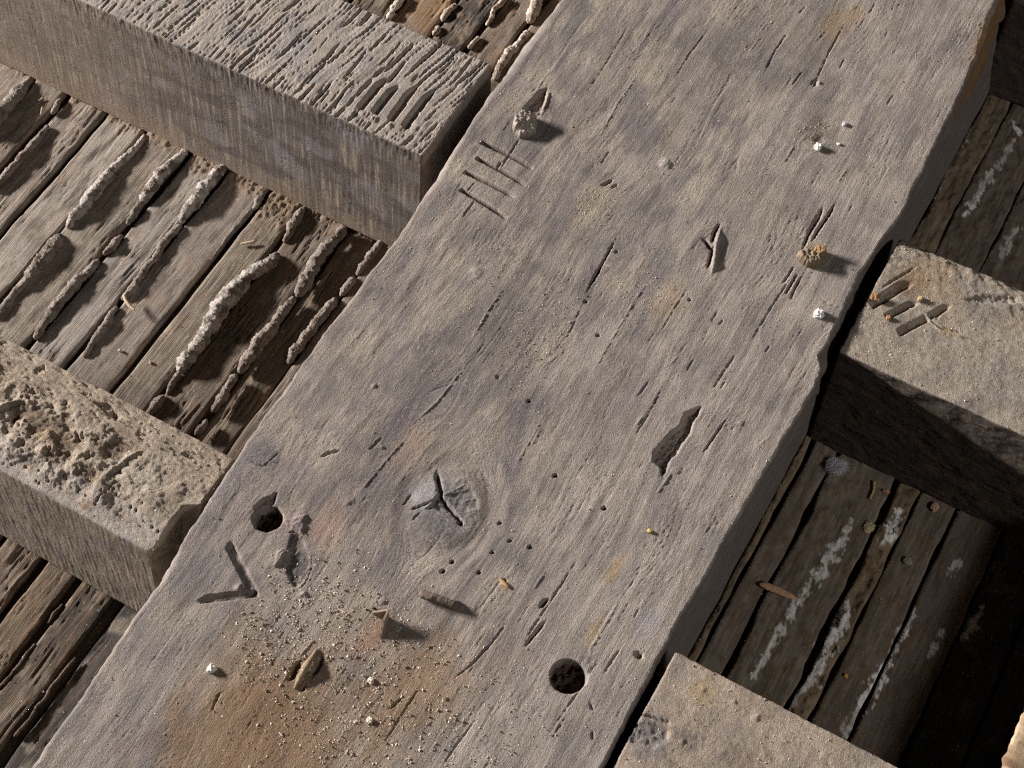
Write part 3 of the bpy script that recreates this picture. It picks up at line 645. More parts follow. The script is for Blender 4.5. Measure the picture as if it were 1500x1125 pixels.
def surf_b(U, V, Z, Nu, Nz, s):
    top = ss(.45, .8, Nz); front = ss(.6, .9, -Nu); cham = ss(.25, .5, -Nu) * ss(.4, .6, Nz) * (U < -232)
    h = np.zeros_like(U)
    rr_ = (U + 262) / 100                                            # 0 front .. 1 rear
    rot = ss(.10, .22, rr_) * (1 - ss(.55, .85, rr_)) * (.25 + .75 * ss(215, 275, V)) * (.35 + .65 * ss(-.25, .2, pn(U / 26, V / 34, 41)))
    lump = fbm(U / 20, V / 30, 4, 1); fine = fbm(U / 5.5, V / 13, 4, 2, .66)
    h += rot * (3.4 * lump - .7 * np.abs(fine) - .3) + .8 * fbm(U / 26, V / 30, 3, 42) + .25 * fbm(U / 4, V / 4, 2, 43) + .4 * fbm(U / 30, V / 30, 2, 3) + .12 * fbm(U / 2.5, V / 2.5, 2, 4)
    pit = ss(.1, .7, fbm(U / 9, V / 20, 4, 5, .65)); h -= rot * .8 * pit * ss(.0, .5, pn(U / 30, V / 40, 6))
    edge = ss(.55, .8, rr_)                                          # splintered rear edge with long fibres
    h += edge * (.7 * pn(V / 40, U / 2.4, 7) + .4 * pn(V / 22, U / 1.3, 8) - 1.6 * ss(.90, 1, 1 - np.abs(pn(V / 45, U / 5, 9))))
    poly_pit(h, U, V, [(135, 588), (160, 590), (178, 608), (170, 616), (150, 600)], 3.5, z=ZA, seed=5)
    crack(h, U, V, [(265, 662), (275, 667), (290, 672)], 2.5, 3, z=ZA, seed=3)
    crack(h, U, V, [(152, 697), (168, 685), (188, 670), (212, 657)], 6.0, -2.0, z=ZA, seed=4)
    crack(h, U, V, [(-10, 602), (12, 592), (32, 586)], 6, -2.4, z=ZA, seed=6); poly_pit(h, U, V, [(0, 606), (22, 600), (38, 610), (30, 630), (5, 640)], 2.0, z=ZA, soft=3, seed=7)
    crack(h, U, V, [(135, 735), (150, 722), (170, 705)], 2.2, 2.2, z=ZA, seed=8)
    bump(h, U, V, (262, 718), 12, 1.6, z=ZA, seed=9)
    wr = random.Random(3)
    for i in range(26):
        px = wr.uniform(0, 240); py = 660 + .44 * px + wr.uniform(-16, 20)
        hole(h, U, V, (px, py), wr.uniform(.6, 1.2), 3.0, z=.138, seed=i, rim=.3)
    tz = fbm(U / 24, V / 34, 4, 46, .55); zone = ss(.06, .2, rr_) * (1 - ss(.6, .85, rr_)) * (.4 + .6 * ss(205, 250, V))
    for lv, st in ((-.25, 1.6), (.05, 1.1), (.35, .8)): h += zone * st * ss(lv, lv + .09, tz)
    h -= zone * 1.2; h += zone * .5 * fbm(U / 3.2, V / 4, 3, 47)
    for i, (p, r, dp) in enumerate((((18, 612), 6, 5), ((115, 640), 5, 3.5), ((70, 662), 4, 3), ((165, 605), 5, 4), ((48, 575), 5, 3), ((95, 590), 4, 3), ((130, 668), 4, 3), ((30, 650), 4, 3), ((60, 540), 4, 3))): bump(h, U, V, p, r, -dp, z=ZA, asp=1.0, seed=30 + i, rough=.7)
    h += .34 * pn(V / 40, U / 2.0, 44) + .18 * pn(V / 14, U / 1.1, 45)
    for i in range(14):
        x0 = wr.uniform(120, 320); y0 = 560 + .49 * (x0 - 100) + wr.uniform(5, 45); L_ = wr.uniform(8, 26)
        crack(h, U, V, [(x0, y0), (x0 + L_, y0 + L_ * .47 + wr.uniform(-1, 1)), (x0 + 2 * L_, y0 + L_ * .95)], wr.uniform(1.2, 2.6), wr.uniform(.8, 2.0), z=ZA, seed=60 + i)
    f = .18 * pn(V / 3.4, Z / 40, 11) + .14 * pn(V / 1.6, Z / 16, 12) + .4 * fbm(V / 40, Z / 50, 2, 13) + .12 * fbm(V / 3, Z / 4, 2, 14)
    d = (1 - front) * h * np.clip(top + .3, 0, 1) + front * f
    c = full(U.shape, hexc('9a8c7c')); c = mix(c, hexc('6a5c4e'), ss(.1, .6, fbm(U / 12, V / 14, 3, 15)) * rot * .7)
    c = mix(c, hexc('665645'), zone * (1 - ss(-.25, .12, tz)) * .75); c = mix(c, hexc('7d6a54'), zone * ss(.2, .6, fbm(U / 8, V / 14, 3, 48)) * .5)
    c = mix(c, hexc('a99c8b'), blob(U, V, (215, 700), 16, z=ZA, asp=1.4, seed=5) * .5); c = mix(c, hexc('8d7a66'), edge * .4)
    c = mix(c, hexc('99938f'), cham * .9); c = mix(c, hexc('8a6642'), ss(.35, .7, pn(U / 5, V / 14, 16)) * (rr_ < .2) * (rr_ > .02) * .5 * top)
    c = mix(c, hexc('917a60'), blob(U, V, (70, 640), 10, z=ZA, seed=7) * .5)
    c *= (1 + .14 * fine * rot + .1 * pn(U / 2, V / 2, 17))[..., None]
    cf = full(U.shape, hexc('978a7b')); cf = mix(cf, hexc('71675e'), ss(0, .6, pn(V / 3.5, Z / 25, 18) + .4 * pn(V / 1.6, Z / 9, 19)) * .7)
    cf = mix(cf, hexc('77716f'), blob(V, U, (0, 0), 1) * 0 + ss(.1, .6, fbm(V / 30, Z / 30, 2, 20)) * .5)
    c = mix(c, cf, front)
    return d, c
def end_b(u):
    return .1595 + .0125 * (1 - ss(-.2165, -.2085, u)) + .004 * ss(-.25, -.262, u)
JB, PB, NB, _ = joist('ceiling_joist', [(-.2735, .0), (-.2590, .132), (-.2330, ZA), (-.1620, ZA - .001), (-.160, .0)], (.0012, .0009, .0009, .008, .02), (.001, .0025, .004, .003, .001), .17, .46, .0009, surf_b, end_fn=end_b, far_ext=[1.8], end_col='8d8276', seed=2)
JB['label'] = 'lower left joist with a rotten crumbling top full of worm holes and pits'

ZC = .1455
def surf_c(U, V, Z, Nu, Nz, s):
    top = ss(.4, .8, Nz); front = ss(.6, .9, -Nu); h = np.zeros_like(U)
    h += .9 * fbm(U / 45, V / 45, 3, 1) + .24 * fbm(U / 6, V / 6, 3, 2) + .13 * fbm(U / 2.4, V / 2.4, 2, 3)
    h += .18 * pn(V / 45, U / 2.2, 51) + .14 * pn(V / 22, U / 1.2, 52) - .5 * ss(.94, 1, 1 - np.abs(pn(V / 70, U / 7, 53))) * ss(-.1, .4, pn(U / 30, V / 40, 54)); rear = ss(235, 290, U); h += rear * (1.0 * fbm(U / 9, V / 12, 3, 4))
    h -= 8 * ss(275, 305, U + .12 * (V + 215)) * ss(-330, -230, V) * .5
    vcut(h, U, V, (1280, 452), (1344, 412), 9, 4.6, z=ZC, side=-1, taper=(.03, .3), seed=1)
    vcut(h, U, V, (1300, 468), (1348, 443), 6.2, 4.2, z=ZC, side=-1, taper=(.05, .25), seed=2)
    vcut(h, U, V, (1318, 492), (1362, 468), 7.0, 4.2, z=ZC, side=-1, taper=(.1, .06), seed=3)
    vcut(h, U, V, (1364, 466), (1396, 448), 6.0, 4.0, z=ZC, side=-1, taper=(.03, .3), seed=4)
    crack(h, U, V, [(1288, 424), (1316, 406), (1345, 388)], 2.5, 1.8, z=ZC, seed=5)
    crack(h, U, V, [(1360, 465), (1376, 478), (1398, 484), (1422, 490)], 2.4, 1.6, z=ZC, seed=6)
    crack(h, U, V, [(1362, 470), (1378, 484), (1398, 490), (1422, 496)], 3, -1.4, z=ZC, seed=7)
    crack(h, U, V, [(1370, 468), (1382, 455)], 2.0, 2.4, z=ZC, seed=8)
    poly_pit(h, U, V, [(1400, 440), (1440, 430), (1490, 432), (1500, 445), (1440, 447)], 1.6, z=ZC, soft=4, seed=9)
    f = 1.0 * fbm(V / 22, Z / 16, 3, 11) + .25 * pn(V / 22 + Z / 30, Z / 3.5, 12) + .18 * fbm(V / 4, Z / 4, 2, 13)
    d = top * h + front * f + (1 - top) * (1 - front) * .8 * fbm(V / 10, s / 8, 3, 14)
    c = full(U.shape, hexc('9b8e7f')); c = mix(c, hexc('827870'), ss(0, .6, fbm(U / 30, V / 30, 3, 15)) * .7)
    for (p, r, asp, col, a, k) in (((1360, 400), 22, .9, '8d7253', .7, 1), ((1330, 415), 16, .8, '7b614a', .7, 2), ((1400, 445), 20, .8, '9a8468', .55, 3), ((1450, 460), 22, .8, '8b8681', .6, 4), ((1480, 470), 18, .7, '8f7a60', .5, 5), ((1390, 484), 8, .6, 'a08460', .8, 6), ((1470, 560), 26, .7, '8f8980', .6, 7), ((1460, 650), 14, .5, '8c6d55', .6, 8)):
        c = mix(c, hexc(col), blob(U, V, p, r, z=ZC, asp=asp, seed=k) * a * .75)
    c *= (1 + .12 * pn(U / 2.2, V / 2.2, 16) + .1 * fbm(U / 6, V / 6, 2, 17))[..., None]
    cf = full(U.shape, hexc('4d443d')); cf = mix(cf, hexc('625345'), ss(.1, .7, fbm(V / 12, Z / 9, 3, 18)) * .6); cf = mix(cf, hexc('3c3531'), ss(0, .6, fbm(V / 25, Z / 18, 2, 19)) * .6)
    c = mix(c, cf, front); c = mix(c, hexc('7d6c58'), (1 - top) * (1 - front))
    return d, c
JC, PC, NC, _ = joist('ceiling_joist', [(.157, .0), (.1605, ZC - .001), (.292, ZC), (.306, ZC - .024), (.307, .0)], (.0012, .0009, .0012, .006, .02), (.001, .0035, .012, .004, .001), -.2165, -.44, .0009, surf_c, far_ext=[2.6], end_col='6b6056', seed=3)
JC['label'] = 'right middle joist with chiselled tally marks and brown dust, its near face in shadow'

ZD = .1485
def surf_d(U, V, Z, Nu, Nz, s):
    top = ss(.4, .8, Nz); h = np.zeros_like(U)
    h += .9 * fbm(U / 40, V / 40, 3, 21) + .22 * fbm(U / 7, V / 7, 3, 22) + .15 * fbm(U / 2.6, V / 2.6, 2, 23)
    h += .20 * pn(V / 45, U / 2.2, 55) + .16 * pn(V / 22, U / 1.2, 56) - .6 * ss(.94, 1, 1 - np.abs(pn(V / 70, U / 7, 57))) * ss(-.1, .4, pn(U / 30, V / 40, 58))
    crack(h, U, V, [(936, 1046), (952, 1049), (972, 1056), (990, 1062)], 2.6, 2.6, z=ZD, seed=1)
    poly_pit(h, U, V, [(930, 1055), (960, 1058), (985, 1068), (980, 1088), (955, 1100), (915, 1090)], 1.6, z=ZD, soft=4, seed=2)
    for i, p in enumerate(((1110, 1050), (1105, 1052), (1030, 1010), (1075, 1028), (1000, 1085), (1060, 1100))): bump(h, U, V, p, 3, .7, z=ZD, seed=i)
    d = top * h + (1 - top) * .6 * fbm(V / 9, s / 8, 3, 26)
    c = full(U.shape, hexc('a08f7e')); c = mix(c, hexc('897e75'), ss(0, .6, fbm(U / 30, V / 30, 3, 27)) * .6)
    c = mix(c, hexc('76716f'), blob(U, V, (950, 1080), 16, z=ZD, seed=3) * .8); c = mix(c, hexc('6f6154'), blob(U, V, (1080, 1110), 14, z=ZD, asp=.6, seed=5) * .6); c = mix(c, hexc('6a6260'), blob(U, V, (1010, 1085), 8, z=ZD, seed=6) * .6)
    c = mix(c, hexc('9d8464'), blob(U, V, (1030, 1015), 9, z=ZD, seed=7) * .6)
    c *= (1 + .12 * pn(U / 2.2, V / 2.2, 28))[..., None]
    return d, c
JD, PD, ND, _ = joist('ceiling_joist', [(-.262, .0), (-.26, ZD), (-.1375, ZD - .0005), (-.137, .0)], (.008, .0009, .0025, .02), (.001, .003, .0018, .001), -.2155, -.45, .0009, surf_d, far_ext=[2.6], seed=4)
JD['label'] = 'gray dusty joist at the bottom edge of the photo right of the beam'

def surf_e(U, V, Z, Nu, Nz, s):
    d = .8 * fbm(V / 16, Z / 14, 3, 31) + .4 * pn(V / 20, Z / 3, 32)
    c = full(U.shape, hexc('5d534c')); c = mix(c, hexc('6d6057'), ss(0, .6, fbm(V / 20, Z / 12, 3, 33)))
    return d, c
JE, PE, NE, _ = joist('ceiling_joist', [(.6135, .0), (.602, .141), (.73, .142), (.73, .0)], (.0025, .003, .008, .02), (.001, .004, .002, .001), -.203, -.40, .002, surf_e, far_ext=[2.6], seed=5)
JE['label'] = 'dark joist face in the top right corner beyond the beam'

# ================================================================== LATH AND PLASTER CEILING
def lath(u0, u1, v0, v1, parent, z=0.0, seed=0, base='84766a', alt='6a5d50', tiltz=0.0, fray=1.0, mat=M_LATH, mort=0.0, step=(.0019, .0012), slack=.0016, smears=None, heapw=0):
    n = int((u1 - u0) / step[0]); top_n = max(10, int((v0 - v1) / step[1]))
    u = np.linspace(u0, u1, n)
    w_ = v0 - v1
    prof = [(0, -.0075), (0, -.0035)] + [(t, 0) for t in np.linspace(0, 1, top_n)] + [(1, -.0035), (1, -.0075)]
    t = np.array([p[0] for p in prof]); zz = np.array([p[1] for p in prof])
    U = np.repeat(u[:, None], len(t), 1); Um = U * 1000
    ed0 = slack * fbm(Um[:, :1] / 60, 0 * Um[:, :1] + seed, 3, seed); ed1 = slack * fbm(Um[:, :1] / 50, 0 * Um[:, :1] + seed + 9, 3, seed + 1)
    V = (v0 + ed0) + ((v1 + ed1) - (v0 + ed0)) * t[None, :]; Vm = V * 1000
    rv = random.Random(seed); sl = rv.uniform(-.02, .02)
    psi = Vm + sl * Um + 1.5 * pn(Um / 60, Vm / 30, seed + 2)
    fw = ss(-.35, .35, fbm(Um / 70, Vm / 30, 2, seed + 3)) * fray
    h = .24 * pn(Um / 150, psi / 3.2, seed + 4) * (fw + .3) + .20 * pn(Um / 95, psi / 1.6, seed + 5) * (fw + .25) + .12 * pn(Um / 30, psi / 1.1, seed + 35) * (fw + .3)
    h -= 1.3 * fw * ss(.93, 1, 1 - np.abs(pn(Um / 170, psi / 5.5, seed + 6))); h -= .8 * fw * ss(.88, 1, 1 - np.abs(pn(Um / 110, psi / 3.4, seed + 7)))
    st = pn(Um / 170, psi / 11, seed + 8); h += 1.0 * fw * (ss(.05, .10, st) - .5) * ss(-.1, .3, pn(Um / 120, Vm / 50, seed + 18))
    h += .4 * fbm(Um / 60, Vm / 40, 2, seed + 9) + .10 * fbm(Um / 2.8, Vm / 2.8, 2, seed + 10)
    lime = np.zeros_like(h)
    if smears is not None:
        for pts, sm in smears:
            q = [(*mm(x, y, 0.001), r * .55) for x, y, r in pts]
            if max(p[1] for p in q) < Vm.min() - 8 or min(p[1] for p in q) > Vm.max() + 8 or max(p[0] for p in q) < u0 * 1000 or min(p[0] for p in q) > u1 * 1000: continue
            for (x1, y1, ra), (x2, y2, rb) in zip(q, q[1:]):
                L2 = (x2 - x1) ** 2 + (y2 - y1) ** 2; tt = np.clip(((Um - x1) * (x2 - x1) + (Vm - y1) * (y2 - y1)) / L2, 0, 1)
                dd = np.hypot(Um - x1 - tt * (x2 - x1), Vm - y1 - tt * (y2 - y1)) / (ra + (rb - ra) * tt)
                lime = np.maximum(lime, sm * ss(.3, .62, 1.05 - dd * .97 + 1.0 * fbm(Um / 9, Vm / 6, 4, seed + 31, .6)))
        h += lime * (.6 + .9 * fbm(Um / 3, Vm / 3, 3, seed + 33))
    heap = ss(u1 * 1000 - heapw, u1 * 1000 - heapw * .2, Um + 9 * fbm(Um / 12, Vm / 12, 3, seed + 41)) if heapw else 0 * h
    if heapw: h += heap * (1.0 + 1.5 * fbm(Um / 5, Vm / 5, 4, seed + 42, .62))
    if mort: h += mort * np.clip(fbm(Um / 14, Vm / 10, 4, seed + 11, .6), -.1, 1.2) * 2.4
    for e in (t[None, :], 1 - t[None, :]): h -= 1.3 * np.exp(-(e * w_ * 1000 / 1.1)) * (zz[None, :] > -.001)
    Z = z + zz[None, :] + tiltz * (.5 - t[None, :]) + h / 1000 * (zz[None, :] > -.001)
    c = full(U.shape, hexc(base)); c = mix(c, hexc(alt), ss(-.1, .5, fbm(Um / 50, psi / 8, 3, seed + 12)) * .75)
    c = mix(c, hexc('95887a') * (.9 if mat is M_LATH else .5), ss(.1, .6, fbm(Um / 25, Vm / 18, 3, seed + 13)) * .5 * (1 - .5 * fw))
    c = mix(c, hexc('9a7350') * (.9 if mat is M_LATH else .42), ss(.35, .8, fbm(Um / 50, psi / 4, 3, seed + 14)) * .35)
    if heapw: c = mix(c, hexc('75634f') * (1 + .3 * fbm(Um / 3, Vm / 3, 3, seed + 43))[..., None], heap * .85)
    if mort: c = mix(c, hexc('7a6650'), ss(.0, .5, fbm(Um / 14, Vm / 10, 4, seed + 11)) * .7)
    if mat is M_DIRT: c = c * .86
    c = mix(c, hexc('f4efe8') * (.9 + .3 * fbm(Um / 3, Vm / 3, 2, seed + 34))[..., None], lime)
    c *= (1 + .16 * pn(Um / 95, psi / 1.6, seed + 5) + .12 * pn(Um / 60, psi / 1.0, seed + 36) + .07 * pn(Um / 2, Vm / 2, seed + 15))[..., None]
    Pm = np.stack([U, V, Z], -1)
    o = grid('lath', Pm[:, ::-1], c[:, ::-1], np.stack([Um, psi, Z * 1000], -1)[:, ::-1], mat, parent)
    return o, Pm[:, 2:-2]
LEFT = thing('lath_ceiling', 'sunlit lath ceiling left of the beam with plaster ridges squeezed up between strips', 'lath ceiling', (.05, .4, 0))
RIGHT = thing('lath_ceiling', 'dark dirty lath ceiling in shadow right of the beam with white lime smears', 'lath ceiling', (.05, -.4, 0))
def rel(o): o.matrix_parent_inverse = o.parent.matrix_world.inverted(); return o
bpy.context.view_layer.update()
LTOPS = []
G = .0062
gl = [.745, .70, .648, .606, .5565, .508, .4545, .4085, .3575, .3155, .2685, .2305, .186]
rs = random.Random(4)
shades = ['857a6f', '7f7469', '786d61', '817569', '887e73', '7d7266', '847b72', '81756b', '7b6f61', '6f6255', '746758', '6b5f54']
for i in range(12):
    if i == 11: sh, al = '6b5f54', '544b43'
    else: sh, al = shades[i], '5d544b'
    g = G * (.75 + .5 * rs.random()) if i not in (8, 3) else .0085
    o, pt = lath(-.172, .158, gl[i] - g / 2, gl[i + 1] + G * .55, LEFT, z=rs.uniform(-.0022, .0012) - (.004 if i == 10 else 0), seed=200 + i * 20, base=sh, alt=al, tiltz=rs.uniform(-.002, .0015), fray=(.5, .3, 1.2, 1.0, .7, .8, .9, .35, .4, 1.3, 1.1, .8)[i], heapw=(20, 14, 10, 18, 22, 26, 42, 34, 70, 24, 20, 14)[i])
    rel(o); LTOPS.append(pt)
gb = [.44, .395, .352, .309, .272, .231, .196, .152]
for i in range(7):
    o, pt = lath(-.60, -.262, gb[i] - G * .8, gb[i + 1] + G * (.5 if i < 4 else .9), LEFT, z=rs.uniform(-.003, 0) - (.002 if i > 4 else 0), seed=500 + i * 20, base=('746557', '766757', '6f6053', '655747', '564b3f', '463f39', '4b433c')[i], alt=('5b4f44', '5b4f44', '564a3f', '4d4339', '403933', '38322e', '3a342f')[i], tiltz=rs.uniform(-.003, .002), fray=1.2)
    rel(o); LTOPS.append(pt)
gt = [.47, .425, .376, .324, .282, .243, .205]
for i in range(6):
    o, pt = lath(.285, .80, gt[i] - G / 2, gt[i + 1] + G * .5, LEFT, z=rs.uniform(-.002, .001), seed=700 + i * 20, base=('6f6053', '6b5d4f', '896f55', '4e4741', '7a6b5d', '806f5f')[i], alt=('584d43', '584d43', '765e48', '403a36', '5f5449', '655748')[i], tiltz=rs.uniform(-.002, .002), fray=1.1, mort=.5 if i == 3 else 0)
    rel(o); LTOPS.append(pt)
RTOPS = []
SMEAR = (([(1246, 765, 5), (1236, 790, 10), (1222, 808, 13), (1205, 836, 12), (1188, 858, 8), (1170, 880, 9), (1156, 903, 7), (1143, 925, 8), (1125, 952, 7), (1100, 995, 5)], .8),
         ([(1318, 752, 10), (1306, 775, 12), (1294, 794, 6)], 1.0), ([(1245, 890, 8), (1228, 925, 14), (1213, 950, 14), (1198, 975, 10), (1186, 995, 13), (1174, 1014, 6)], .85),
         ([(1340, 890, 4), (1326, 920, 9), (1312, 948, 8), (1304, 965, 4)], .8), ([(1300, 970, 7), (1288, 995, 13), (1276, 1014, 13), (1262, 1032, 8)], 1.0), ([(1258, 1042, 8), (1248, 1058, 9), (1234, 1080, 6)], .5), ([(1170, 1018, 6), (1156, 1038, 7)], .4),
         ([(1484, 176, 3), (1492, 192, 7), (1495, 200, 3)], 1.0), ([(1484, 206, 6), (1470, 230, 10), (1460, 246, 7)], .5), ([(1454, 250, 8), (1440, 272, 11), (1430, 290, 7)], .7), ([(1432, 290, 6), (1424, 302, 10), (1414, 314, 5)], 1.0),
         ([(1492, 330, 8), (1478, 352, 10), (1468, 372, 6)], .55), ([(1418, 188, 6), (1408, 205, 8), (1402, 220, 4)], .45), ([(1375, 268, 6), (1364, 290, 7), (1356, 302, 4)], .35), ([(1380, 925, 4), (1368, 948, 7), (1360, 962, 4)], .6), ([(1442, 888, 5), (1425, 915, 8), (1410, 938, 5)], .4), ([(1405, 820, 6), (1395, 840, 7)], .5))
gr = [-.2125, -.2218, -.246, -.303, -.3245, -.3585, -.402, -.446, -.492, -.54, -.59]
for i in range(10):
    gg = (.003, .003, .0045, .0065, .0025, .003, .003, .003, .003, .003, .003)
    o, pt = lath(-.142, .163, gr[i] - gg[i] / 2, gr[i + 1] + gg[i + 1] / 2, RIGHT, z=(.0015, -.0005, .0, -.0025, -.003, -.0015, 0, 0, 0, 0)[i] + .0015, seed=900 + i * 20, base=('958268', '8c8072', '8c8070', '978368', '84786b', '766d63', '3b3a3b', '3b3a3b', '3b3a3b', '3b3a3b')[i], alt=('71634c', '6e6358', '6c6154', '72634e', '685c53', '5e554e', '302f30', '302f30', '302f30', '302f30')[i], tiltz=rs.uniform(-.001, .001), fray=.45, mat=M_DIRT, mort=(1.2, .15, .45, 1.5, .35, .2, .0, .0, .0, .0)[i], slack=.0032 if i in (2, 3) else .0016, smears=SMEAR)  # outermost strips coloured near black: deep shadow put into their base colour
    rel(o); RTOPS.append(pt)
gq = [-.2125, -.239, -.285, -.332, -.378, -.424, -.47]
for i in range(6):
    g = .0018
    o, pt = lath(.285, .80, gq[i] - g / 2, gq[i + 1] + g / 2, RIGHT, z=rs.uniform(-.001, .001), seed=1200 + i * 20, base=('95826a', '84786b', '81756a', '807468', '807468', '807468')[i], alt='685e55', tiltz=rs.uniform(-.001, .001), fray=.5, mat=M_DIRT, mort=(1.0, .8, .7, .5, .4, .3)[i], slack=.0016, smears=SMEAR)
    rel(o); RTOPS.append(pt)
# the plaster coat under the laths, seen only down the gaps
def plaster_coat(u0, u1, v0, v1, parent):
    u = np.linspace(u0, u1, 160); v = np.linspace(v0, v1, 80); U, V = np.meshgrid(u, v, indexing='ij')
    Z = -.0115 + .0022 * fbm(U * 1000 / 12, V * 1000 / 9, 3, 71)
    top = np.stack([U, V, Z], -1); n, m_ = U.shape
    idx = np.arange(n * m_).reshape(n, m_)
    q = np.stack([idx[:-1, :-1], idx[1:, :-1], idx[1:, 1:], idx[:-1, 1:]], -1).reshape(-1, 4)
    bot = top.copy(); bot[..., 2] = -.026
    c = full(U.shape, hexc('5b5044')); c *= (1 + .3 * fbm(U * 100, V * 100, 2, 72))[..., None]
    ring = np.r_[idx[:, 0], idx[-1, 1:], idx[-2::-1, -1], idx[0, -2:0:-1]]; k = n * m_
    side = np.stack([ring, np.roll(ring, -1), np.roll(ring, -1) + k, ring + k], -1)
    return rel(make('plaster_coat', np.vstack([top.reshape(-1, 3), bot.reshape(-1, 3)]), np.vstack([q, q[:, ::-1] + k, side]), [], np.vstack([c.reshape(-1, 3)] * 2), np.vstack([top.reshape(-1, 3)] * 2) * 1000, M_PLAST, parent))
plaster_coat(-.75, .95, .95, .10, LEFT)
plaster_coat(-.75, .95, -.19, -.85, RIGHT)

# plaster nibs squeezed up between the laths -----------------------------------
def nib(pts, seed, col='948980', col2='6b6056', lift=.55, parent=LEFT, sink=.0, squash=1.0, lump=.19, dark=1.0):
    q = [(x, y, r * .88, min(.0100, max(-.001, r * .00044 * lift)) - sink) for x, y, r in pts]
    o = tube('plaster_nib', q, M_PLAST, hexc(col) * dark, parent, ring=26, lump=lump, fine=.21, seed=seed, squash=squash, col2=hexc(col2) * dark, step=.0008, wave=10, mid=.12)
    return rel(o)
N = [
    [(44, 116, 6), (25, 138, 14), (3, 163, 15), (-22, 200, 14)],
    [(72, 183, 4), (58, 200, 7), (42, 218, 9), (12, 252, 8), (-10, 280, 6)],
    [(90, 143, 4), (82, 156, 6), (76, 168, 5)],
    [(213, 196, 4), (203, 212, 6), (190, 226, 8), (165, 250, 9), (145, 275, 12), (124, 300, 13), (106, 322, 9), (98, 335, 6)],
    [(90, 342, 8), (78, 360, 13), (62, 383, 14), (40, 410, 11), (22, 430, 8), (6, 452, 8), (-8, 470, 6)],
    [(275, 219, 7), (258, 234, 9), (238, 252, 12), (222, 275, 12), (206, 298, 9)],
    [(203, 300, 9), (196, 313, 8), (186, 330, 4)],
    [(180, 344, 5), (165, 360, 8), (150, 374, 5)],
    [(146, 380, 5), (133, 394, 9), (110, 415, 11), (88, 442, 11), (66, 472, 9), (50, 498, 7)],
    [(331, 240, 7), (316, 256, 11), (300, 275, 13), (282, 298, 14), (268, 316, 8), (266, 328, 6)],
    [(266, 328, 6), (250, 345, 7), (236, 362, 8), (220, 384, 7), (204, 408, 7), (192, 426, 7), (178, 440, 5)],
    [(172, 448, 5), (160, 465, 7), (148, 484, 8), (132, 508, 6), (122, 524, 4)],
    [(387, 282, 7), (378, 296, 8), (371, 308, 5)],
    [(366, 308, 3), (350, 328, 4), (336, 346, 4), (322, 364, 3), (308, 382, 3)],
    [(447, 302, 7), (434, 320, 10), (422, 342, 8), (416, 356, 5)],
    [(409, 370, 7), (394, 386, 13), (374, 396, 12), (352, 414, 15), (330, 442, 19), (310, 474, 17), (294, 500, 12), (272, 528, 15), (262, 548, 9)],
    [(262, 545, 7), (252, 566, 5), (244, 578, 4)],
    [(240, 578, 8), (228, 593, 9), (214, 610, 6)],
    [(506, 331, 9), (492, 350, 11), (468, 374, 13), (448, 412, 13), (434, 436, 9)],
    [(432, 434, 8), (410, 464, 9), (388, 494, 14), (366, 520, 13), (350, 548, 8)],
    [(348, 548, 8), (334, 568, 8), (322, 588, 9), (310, 604, 6)],
    [(304, 614, 4), (294, 628, 7), (285, 638, 4)],
    [(562, 350, 6), (546, 372, 9), (530, 394, 8), (522, 404, 5)],
    [(520, 406, 7), (504, 424, 8), (498, 434, 5)],
    [(494, 436, 8), (472, 462, 10), (452, 488, 10), (432, 513, 10), (422, 534, 6)],
    [(592, -8, 8), (580, 8, 8), (574, 18, 7), (568, 28, 9)],
    [(668, 5, 5), (654, 20, 7), (648, 32, 4)], [(644, 38, 6), (634, 52, 8)],
    [(742, -5, 6), (724, 16, 6), (712, 38, 4)], [(702, 53, 5), (686, 72, 5)],
    [(796, -12, 10), (784, 8, 13), (774, 34, 11)], [(776, 44, 8), (762, 60, 7), (745, 80, 10), (728, 104, 9), (724, 118, 6)],
]
for i, n_ in enumerate(N):
    pale = i >= 25
    nib(n_, 300 + i * 3, col='c2b2a2' if pale else ('a39990' if i in (3, 5, 9, 15) else '84796f'), col2='93806f' if pale else '6a5e53', lift=.75 if i in (15, 18, 9, 3, 0) else .5)
for i, n_ in enumerate(([(112, 962, 2), (92, 985, 3.5), (72, 1012, 3), (50, 1045, 3.5), (20, 1080, 3)], [(52, 942, 2), (38, 962, 3.5), (18, 985, 3), (-4, 1010, 3)], [(92, 884, 2), (80, 900, 3), (70, 914, 2)])):
    nib(n_, 600 + i * 3, col='6a5c4d', col2='4b4037', lift=-.2, sink=.0015)

